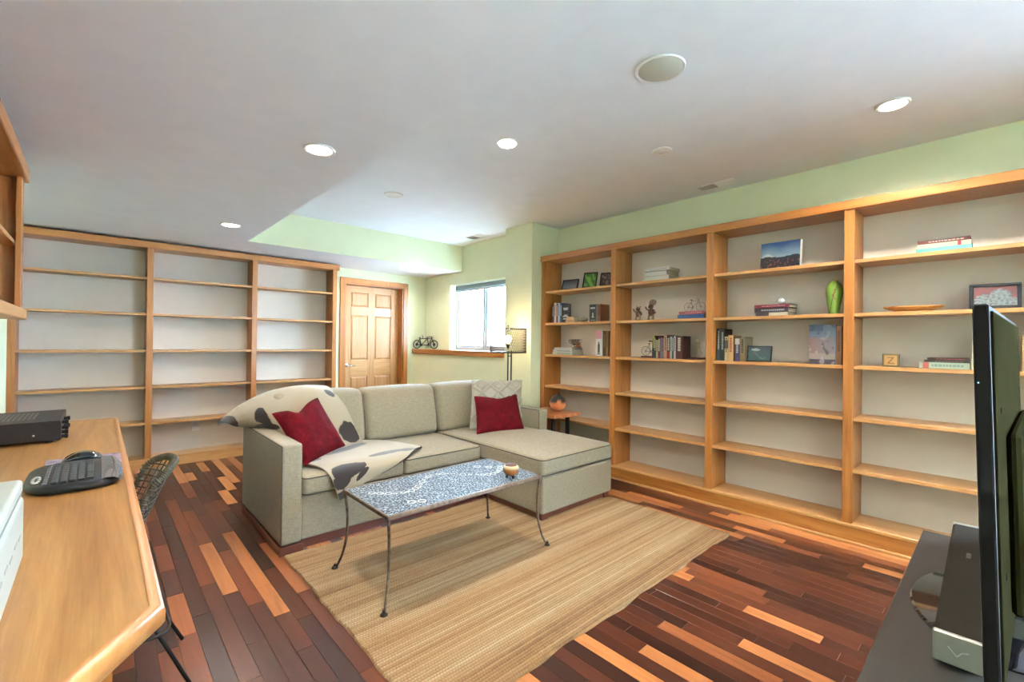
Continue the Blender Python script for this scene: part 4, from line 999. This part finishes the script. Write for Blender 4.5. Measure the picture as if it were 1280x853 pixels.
# figurines
MFIG = flat('figurine_brown', (.09, .04, .022), .4, var=.6, vs=50, bs=60, bd=.006); MFIG2 = flat('figurine_tan', (.26, .15, .09), .5, var=.3, vs=40)
def figurine(y, z, h, label, disc_=False):
    t = thing('animal_figurine', (3.80, y, z), label, 'figurine'); s_ = h/.18; x_ = 3.80
    b_ = MB(); b_.ball((x_, y, z+.075*s_), .032*s_, 14, 10, (1, 1, 1.15)); b_.ball((x_-.004, y+.004*s_, z+.128*s_), .024*s_, 14, 10, (1, 1.05, .95)); b_.ball((x_-.026*s_, y+.01*s_, z+.122*s_), .011*s_)
    obj('body', b_, MFIG, t, smooth=True)
    for k in (-1, 1):
        obj('leg', MB().tube([(x_-.004, y+k*.016*s_, z+.06*s_), (x_-.008, y+k*.024*s_, z+.03*s_), (x_-.006, y+k*.022*s_, z+.008)], [.012*s_, .009*s_, .008*s_]).ball((x_-.014, y+k*.024*s_, z+.008), .013*s_, 10, 6, (1.5, 1, .62)), MFIG2, t, smooth=True)
        obj('arm', MB().tube([(x_, y+k*.026*s_, z+.095*s_), (x_-.01, y+k*.044*s_, z+(.085+.02*k)*s_), (x_-.022, y+k*.05*s_, z+(.10+.03*k)*s_)], [.009*s_, .008*s_, .009*s_]), MFIG, t, smooth=True)
        obj('ear', MB().ball((x_, y+k*.02*s_, z+.152*s_), .009*s_, 10, 6, (.5, 1, 1.2)), MFIG2, t, smooth=True)
    if disc_:
        q = MB(); l_ = MB(); l_.lathe([(.035*s_, 0), (.038*s_, .004), (.03*s_, .012), (.001, .016)], seg=20)
        for p in l_.v: q.v.append((x_-.01+p[2]*.6, y-.018*s_+p[0], z+.165*s_+p[1]*.75+p[2]*.3)); q.c.append((1, 1, 1))
        q.f = l_.f; q.m = l_.m; obj('drum', q, flat('drum_skin', (.14, .085, .07), .6), t, smooth='a')
figurine(2.358, T[1], .155, 'small brown animal figurine with raised arms in the second bay')
figurine(2.222, T[1], .178, 'taller brown animal figurine carrying a round drum in the second bay', True)
# bicycles
def bicycle(o, d, ln, label, mat, tandem=False, name='bicycle_model', thick=1.0, front=True, rear=True, parent=None, wr=None):
    o = Vector(o); d = Vector(d).normalized(); up_ = Vector((0, 0, 1)); sd = d.cross(up_)
    t = parent or thing(name, o, label, 'ornament')
    wr = wr or ln*(.155 if tandem else .21); rr_ = ln*.008*thick
    P = lambda a, h_, s_=0: o+d*a+up_*h_+sd*s_
    wa, wb_ = -ln/2+wr, ln/2-wr
    def wheel(a, nm='wheel'):
        m_ = MB(); m_.ring(P(a, wr+.001), sd, wr-rr_, rr_*1.1, 26, 6); m_.ring(P(a, wr), sd, rr_*2.2, rr_, 8, 5)
        for k in range(10):
            an = PI*k/10; v = d*math.cos(an)+up_*math.sin(an); m_.tube([P(a, wr)-v*(wr-rr_), P(a, wr)+v*(wr-rr_)], rr_*.22, 3)
        obj(nm, m_, mat, t, smooth=True)
    H_ = wr*2.55
    if rear: wheel(wa)
    if front: wheel(wb_)
    fm_ = MB(); bb = P(wa+ln*.21 if not tandem else wa+ln*.17, wr*.9); st_ = P(wa+ln*.14 if not tandem else wa+ln*.12, wr*2.25); hd = P(wb_-ln*.09, H_*.95)
    if rear:
        fm_.tube([P(wa, wr), bb], rr_*.8, 6); fm_.tube([P(wa, wr), st_], rr_*.8, 6); fm_.tube([bb, st_, st_+up_*wr*.25], rr_, 6)
        fm_.ring(bb, sd, wr*.26, rr_*.8, 12, 5); fm_.tube([bb+sd*.006-up_*wr*.35, bb-sd*.006+up_*wr*.35], rr_*.6, 5)
    if rear and front:
        if tandem:
            bb2 = P(wb_-ln*.22, wr*.9); st2 = P(wb_-ln*.27, wr*2.25); fm_.tube([bb, bb2], rr_*.9, 6); fm_.tube([st_, hd], rr_*.9, 6); fm_.tube([bb2, st2, st2+up_*wr*.3], rr_, 6); fm_.tube([bb2, hd], rr_, 6); fm_.tube([bb, st2], rr_*.8, 6)
            fm_.ring(bb2, sd, wr*.26, rr_*.8, 12, 5); fm_.tube([P(wa+ln*.24, wr*2.2), P(wa+ln*.24, wr*2.9), P(wa+ln*.20, wr*2.95)], rr_*.7, 5)
        else: fm_.tube([bb, hd], rr_, 6); fm_.tube([st_, hd], rr_, 6)
    if front: fm_.tube([P(wb_, wr), hd, hd+up_*wr*.25-d*wr*.08], rr_, 6)
    obj('frame', fm_, mat, t, smooth=True)
    def sad(p): obj('saddle', MB().ball(p, wr*.3, 10, 6, (abs(d.x)*.9+.35, abs(d.y)*.9+.35, .3)), mat, t, smooth=True)
    if rear: sad(st_+up_*wr*.3)
    if tandem: sad(st2+up_*wr*.36)
    if front:
        hb = hd+up_*wr*.3-d*wr*.1; w_ = wr*.62
        obj('handlebar', MB().tube([hb-sd*w_-d*wr*.4, hb-sd*w_, hb, hb+sd*w_, hb+sd*w_-d*wr*.4], rr_*.8, 5), mat, t, smooth=True)
    return t
MWIRE = flat('wire_black', (.02, .02, .02), .5, .4)
bicycle((3.605, 5.835, 1.1905), (.42, -.84, 0), .43, 'black metal tandem bicycle model on the ledge beside the window', MWIRE, True, thick=2.0)
z = T[1]
book(1.70, 1.93, z, z+.035, 3.735, .2, srgb(52, 96, 160), 'blue and white book under the red book and model bicycle', flat_=True, band=(0, 1, srgb(60, 104, 168)), ink=srgb(205, 210, 220))
book(1.69, 1.92, z+.0355, z+.062, 3.737, .2, srgb(170, 44, 62), 'red book lying flat under the small model bicycle', flat_=True, ink=srgb(220, 160, 160))
bicycle((3.80, 1.81, z+.0625), (0, -1, 0), .19, 'small wire road bicycle model standing on the red book', MWIRE, thick=.9)
# bay 2 row 3 : books between bicycle bookends
z = T[2]
def bookend(y0, y1, left):
    t = thing('bookend', (3.80, (y0+y1)/2, z), 'dark wood bookend with the rear half of a wire bicycle, left of the books' if left else 'dark wood bookend with the front half of a wire bicycle, right of the books', 'bookend')
    obj('wood_base', MB().box(3.75, 3.88, y0, y1, z, z+.016, b=.003), flat('walnut', (.06, .018, .012), .4), t)
    ym = (y0+y1)/2
    col_ = flat('green_wire', (.10, .13, .09), .5, .3) if left else flat('brass_wire', (.40, .34, .20), .45, .6)
    bicycle((3.79, y1-.07-.05 if False else ym-(.05 if left else -.03), z+.016), (0, -1, 0), .26, None, col_, front=not left, rear=left, parent=t, wr=.045, thick=1.0)
    if left: obj('saddle_post', MB().tube([(3.79, y0+.03, z+.014), (3.79, y0+.03, z+.15)], .003, 6).box(3.77, 3.81, y0+.005, y0+.06, z+.148, z+.158), MIRON, t)
    else: obj('handlebar_coils', MB().ring((3.79, y0+.035, z+.16), (1, .2, 0), .02, .003).ring((3.79, y0+.035, z+.13), (1, .2, 0), .02, .003).tube([(3.79, y0+.035, z+.10), (3.79, y0+.05, z+.18), (3.79, y0+.02, z+.185)], .003, 6), col_, t, smooth=True)
bookend(2.172, 2.30, True); bookend(1.74, 1.85, False)
B23 = [(.019, .205, (176, 186, 60), 'black and yellow spine, first in the row'), (.017, .205, (26, 28, 32), 'plain black spine, second in the row'), (.020, .165, (176, 186, 150), 'short pale green spine'), (.023, .19, (110, 34, 30), 'dark red spine'),
       (.034, .185, (120, 112, 136), 'grey-purple spine'), (.029, .215, (206, 150, 122), 'pink-tan spine'), (.029, .208, (40, 30, 32), 'black spine with pale lettering and red base'), (.021, .195, (176, 196, 170), 'pale green-white spine'), (.014, .203, (34, 48, 58), 'thin navy spine'), (.020, .2, (196, 194, 214), 'pale lavender spine'), (.062, .20, (84, 34, 26), 'thick dark brown spine, last in the row')]
y = 2.170
for k, (w_, h_, c_, lab) in enumerate(B23):
    book(y-w_+.0008, y, z, z+h_, 3.735, .15, srgb(*c_), 'upright book between the bicycle bookends, '+lab, 'books between the bicycle bookends', ink=srgb(220, 214, 190) if sum(c_) < 300 else srgb(70, 60, 60), band={0: (0, .45, srgb(24, 24, 30)), 6: (0, .3, srgb(150, 36, 30))}.get(k))
    y -= w_
# bay 3 row 1 : photo book
z = T[0]
def artS(u, v):
    hz = .46+.02*math.sin(u*9)
    if v > hz:
        t_ = (v-hz)/(1-hz); c_ = lerp3((.42, .58, .72), (.02, .09, .30), min(1, t_*1.15+.15*fnoise(u*3, v*6, 1)))
        if v < hz+.12*math.exp(-((u-.18)/.12)**2)+.0: return (.75, .8, .85)
        return c_
    t_ = (hz-v)/hz
    if t_ < .22: return (.015, .03, .05)
    k = fnoise(u*22, v*9, 4); return lerp3((.03, .012, .02), (.35, .10, .09), 1 if k > .28 else 0) if k > -.3 else (.02, .015, .03)
t = thing('picture_book', (3.78, 1.145, z), 'landscape picture book of a mountain under blue sky standing on the top shelf', 'book')
G = MB(); nu, nv = 60, 40; rows = []; cols = []
yaw = .0; y0, y1, h_ = 1.012, 1.279, .208
for j in range(nv+1):
    rows.append([(3.7745+.02*j/nv, y1-(y1-y0)*i/nu, z+h_*j/nv) for i in range(nu+1)])
    for i in range(nu+1): cols.append(artS(i/nu, j/nv))
G.grid(rows); G.c = cols; obj('cover_picture', G, PRM, t)
cvb = MB(); cvb.add([(3.775, y0, z), (3.775, y1, z), (3.795, y1, z+h_), (3.795, y0, z+h_), (3.800, y0-.006, z), (3.800, y1, z), (3.820, y1, z+h_), (3.820, y0-.006, z+h_)], [(0, 1, 2, 3), (4, 7, 6, 5), (0, 4, 5, 1), (1, 5, 6, 2), (2, 6, 7, 3), (3, 7, 4, 0)], col=(.6, .6, .55))
obj('page_block', cvb, PCM, t)
# row 2
z = T[1]
book(1.075, 1.309, z, z+.028, 3.74, .2, srgb(226, 218, 196), 'white book, bottom of the stack under the glass bicycle ornament', flat_=True, band=(.55, .95, srgb(70, 60, 70)))
book(1.072, 1.306, z+.0285, z+.062, 3.74, .195, srgb(52, 44, 62), 'dark navy book, middle of the stack under the small ornament', flat_=True, ink=srgb(180, 180, 190))
book(1.066, 1.307, z+.0625, z+.087, 3.742, .19, srgb(128, 34, 58), 'maroon book, topmost of the stack under the small ornament', flat_=True, ink=srgb(210, 150, 160))
bt = bicycle((3.79, 1.175, z+.0875), (0, -1, 0), .13, 'tiny silver bicycle ornament with a clear glass sphere on the maroon book', MSILVER, thick=1.0)
obj('glass_sphere', MB().ball((3.79, 1.135, z+.0875+.026), .024, 16, 10), flat('pale_crystal', (.85, .87, .86), .08, coat=1), bt, smooth=True)
# green vase
gv2 = thing('green_vase', (3.79, .806, z), 'bright green glass vase with red and brown veins on the second shelf', 'vase')
c = (3.79, .803, z)
vb = MB(); vb.lathe([(.028, 0), (.031, .004), (.036, .05), (.045, .10), (.0505, .145), (.050, .175), (.042, .205), (.028, .222), (.022, .228), (.022, .232), (.017, .232), (.018, .222), (.001, .2)], c, 64)
v2 = MB(); prf = [(.028, 0), (.031, .004), (.036, .05), (.045, .10), (.0505, .145), (.050, .175), (.042, .205), (.028, .222), (.022, .228)]
pf = []
for q in range(len(prf)-1):
    for s_ in range(6): f_ = s_/6; pf.append((prf[q][0]*(1-f_)+prf[q+1][0]*f_, prf[q][1]*(1-f_)+prf[q+1][1]*f_))
pf += [(.022, .232), (.016, .232), (.015, .21), (.001, .2)]
v2.lathe(pf, c, 72)
for i, p in enumerate(v2.v):
    a = math.atan2(p[1]-c[1], p[0]-c[0]); zz = (p[2]-c[2])/.23; a_ = (a % (2*PI))/(2*PI)
    l1 = abs(a_-(.40+.22*zz)); l2 = abs(a_-(.60-.12*zz+.03*math.sin(zz*20))); g = (.20, .42, .035); k = fnoise(a_*8, zz*3, 2)*.5+.5
    g = lerp3((.16, .38, .03), (.36, .55, .08), k)
    if l1 < .010: g = (.16, .05, .02)
    elif l2 < .011 and .35 < zz < .75: g = (.42, .05, .02)
    v2.c[i] = g
obj('vase_body', v2, attrmat('green_glass', .2, coat=.5, gain=.5), gv2, smooth=True)
# bay 3 row 3
z = T[2]
B33 = [(1.592, 1.562, .262, (38, 52, 56), 'tall dark teal spine with pale lettering, leftmost', 'w'), (1.561, 1.530, .258, (30, 38, 44), 'tall near-black spine, second from the left', 'w'), (1.528, 1.502, .195, (206, 190, 150), 'cream and black paperback spine', 'k'),
       (1.500, 1.460, .205, (212, 168, 112), 'tan spine with red dots', 'r'), (1.448, 1.412, .185, (60, 56, 104), 'navy spine with a white top', 'w'), (1.410, 1.372, .192, (140, 120, 86), 'olive-tan spine beside the dark picture', 'k')]
for a, b_, h_, c_, lab, ik in B33:
    book(b_, a, z, z+h_, 3.74, .16, srgb(*c_), 'upright book in the third bay, '+lab, 'upright books in the third bay', ink={'w': srgb(190, 195, 190), 'k': srgb(40, 36, 30), 'r': srgb(150, 40, 30)}[ik], band=(.72, .97, srgb(210, 208, 196)) if 'navy' in lab else ((.5, .85, srgb(50, 44, 40)) if 'black paper' in lab else None))
def artD(u, v):
    c_ = lerp3((.03, .12, .11), (.05, .08, .13), v)
    if ((u-.33)/.2)**2+((v-.80)/.10)**2 < 1: return (.75, .78, .8)
    if abs(v-(.35+.22*math.sin(u*7))) < .03 and .2 < u < .8: return (.3, .4, .42)
    return c_
frame(1.283, .178, .122, z, 3.775, .18, 'dark framed underwater picture leaning beside the upright books', MBLK, artD, yaw=-.05, fw=.010)
def artE(u, v):
    k = fnoise(u*5, v*7, 6)
    if v > .82: c_ = (.14, .22, .38) if u < .55 else (.32, .42, .55)
    elif v > .68: c_ = (.16, .24, .4) if (u < .5 and abs(((v*40) % 2)-1) > .35) else (.36, .44, .56)
    elif v > .28: c_ = lerp3((.45, .26, .24), (.42, .40, .48), u)
    elif v > .12: c_ = (.58, .50, .44)
    else: c_ = (.13, .10, .17)
    if abs(u-(.62+.1*math.sin(v*9))) < .045 and .25 < v < .55: c_ = (.12, .15, .17)
    if k > .34: c_ = lerp3(c_, (.75, .75, .78), .6)
    if k < -.36: c_ = lerp3(c_, (.08, .07, .10), .6)
    return c_
t = thing('cookbook', (3.78, .862, z), 'large glossy blue and rust book standing face out in the third bay', 'book')
G = MB(); rows = []; cols = []; nu, nv = 40, 60; y0, y1, h_ = .785, .943, .278
for j in range(nv+1):
    rows.append([(3.7545, y1-(y1-y0)*i/nu, z+h_*j/nv) for i in range(nu+1)])
    for i in range(nu+1): cols.append(artE(i/nu, j/nv))
G.grid(rows); G.c = cols; obj('cover_picture', G, PRM, t)
obj('cover', MB().box(3.755, 3.785, y0, y1, z, z+h_, b=.001, col=(.25, .3, .42)), PCM, t)
book(.750, .783, z, z+.265, 3.757, .15, srgb(168, 120, 80), 'tan upright book right of the large face-out book', ink=srgb(110, 70, 40))
book(.730, .749, z, z+.26, 3.775, .15, srgb(84, 44, 24), 'thin dark brown upright book tucked against the upright panel', ink=srgb(50, 30, 20))
# bay 4 row 1
z = T[0]
book(.128, .372, z, z+.030, 3.74, .19, srgb(120, 206, 200), 'turquoise book, bottom of the stack in the fourth bay', flat_=True, ink=None)
book(.130, .368, z+.0305, z+.056, 3.742, .185, srgb(236, 226, 196), 'cream book with a red band, middle of the stack in the fourth bay', flat_=True, band=(.18, .24, srgb(190, 40, 50)))
book(.134, .364, z+.0565, z+.078, 3.745, .18, srgb(96, 26, 22), 'dark red book, topmost of the stack in the fourth bay', flat_=True, ink=srgb(220, 200, 180))
# tray
z = T[1]
ty = thing('wooden_tray', (3.82, .39, z), 'shallow oval wooden dough bowl on the second shelf of the fourth bay', 'bowl')
tr_ = MB(); tb = MB(); tb.lathe([(.45, 0), (.55, .004), (.8, .018), (1.0, .033), (1.0, .038), (.95, .038), (.75, .024), (.5, .012), (.001, .010)], seg=48)
tr_.add([(3.82+p[0]*.075, .39+p[1]*.148, z+p[2]) for p in tb.v], tb.f)
obj('bowl_body', tr_, wood('orange_wood', 'y', (.36, .13, .03), (.55, .23, .06), (.64, .31, .1), .35, .3), ty, smooth='a')
def artF(u, v):
    for cx_, cy_, r1, r2 in ((.25, .25, .24, .36), (.62, .45, .25, .42), (.9, .15, .2, .25), (.5, .05, .3, .2)):
        if ((u-cx_)/r1)**2+((v-cy_)/r2)**2 < 1:
            k = fnoise(u*16, v*13, 3); return (.50, .56, .56) if k > .05 else ((.14, .16, .17) if k < -.22 else (.32, .37, .38))
    return lerp3((.42, .09, .07), (.24, .08, .09), min(1, abs(fnoise(u*5, v*4, 1))*2))
frame(.035, .205, .145, z, 3.785, .14, 'black framed picture of pale shapes on red, fourth bay', MBLK, artF, yaw=.10, fw=.016, th=.03)
# bay 4 row 3
z = T[2]
zb = thing('letter_block', (3.79, .49, z), 'small brown wooden block with a golden letter Z', 'block')
obj('block', MB().box(3.76, 3.79, .449, .533, z, z+.082, b=.003, col=(.10, .07, .025)), attrmat('block_wood', .5), zb)
obj('gold_square', MB().box(3.7585, 3.7605, .459, .523, z+.010, z+.072, b=.001, col=(.42, .22, .06)), PCM, zb)
cu = bpy.data.curves.new('letter', 'FONT'); cu.body = 'Z'; cu.size = .062; cu.extrude = .0012; cu.align_x = 'CENTER'
to = bpy.data.objects.new('letter', cu); COL.objects.link(to); bpy.context.view_layer.update()
lm = bpy.data.meshes.new_from_object(to.evaluated_get(bpy.context.evaluated_depsgraph_get())); bpy.data.objects.remove(to)
lm.materials.clear(); lm.materials.append(flat('letter_brown', (.10, .05, .015), .5)); lm.name = 'letter_z'
lo_ = bpy.data.objects.new('letter', lm); COL.objects.link(lo_); lo_.parent = zb
lo_.matrix_local = Matrix.Translation(Vector((3.7575, .491, z+.019))-zb.location) @ Matrix(((0, 0, -1, 0), (-1, 0, 0, 0), (0, 1, 0, 0), (0, 0, 0, 1)))
book(.131, .353, z, z+.037, 3.74, .19, srgb(186, 208, 190), 'thick pale green book with a red emblem, bottom of the stack by the television', flat_=True, band=(.80, .92, srgb(190, 90, 80)), ink=srgb(130, 160, 160))
book(.135, .330, z+.0375, z+.050, 3.742, .18, srgb(44, 30, 26), 'thin dark brown book, middle of the stack by the television', flat_=True, ink=srgb(130, 110, 90))
book(.134, .316, z+.0505, z+.064, 3.745, .175, srgb(58, 22, 26), 'thin dark maroon book, topmost of the stack by the television', flat_=True, ink=srgb(190, 70, 50))
book(.098, .126, z, z+.195, 3.74, .17, srgb(224, 212, 176), 'cream upright book beside the stack, half hidden by the television', ink=srgb(180, 160, 120))
book(-.105, -.068, z, z+.20, 3.74, .17, srgb(206, 168, 112), 'tan upright book at the far right behind the television')
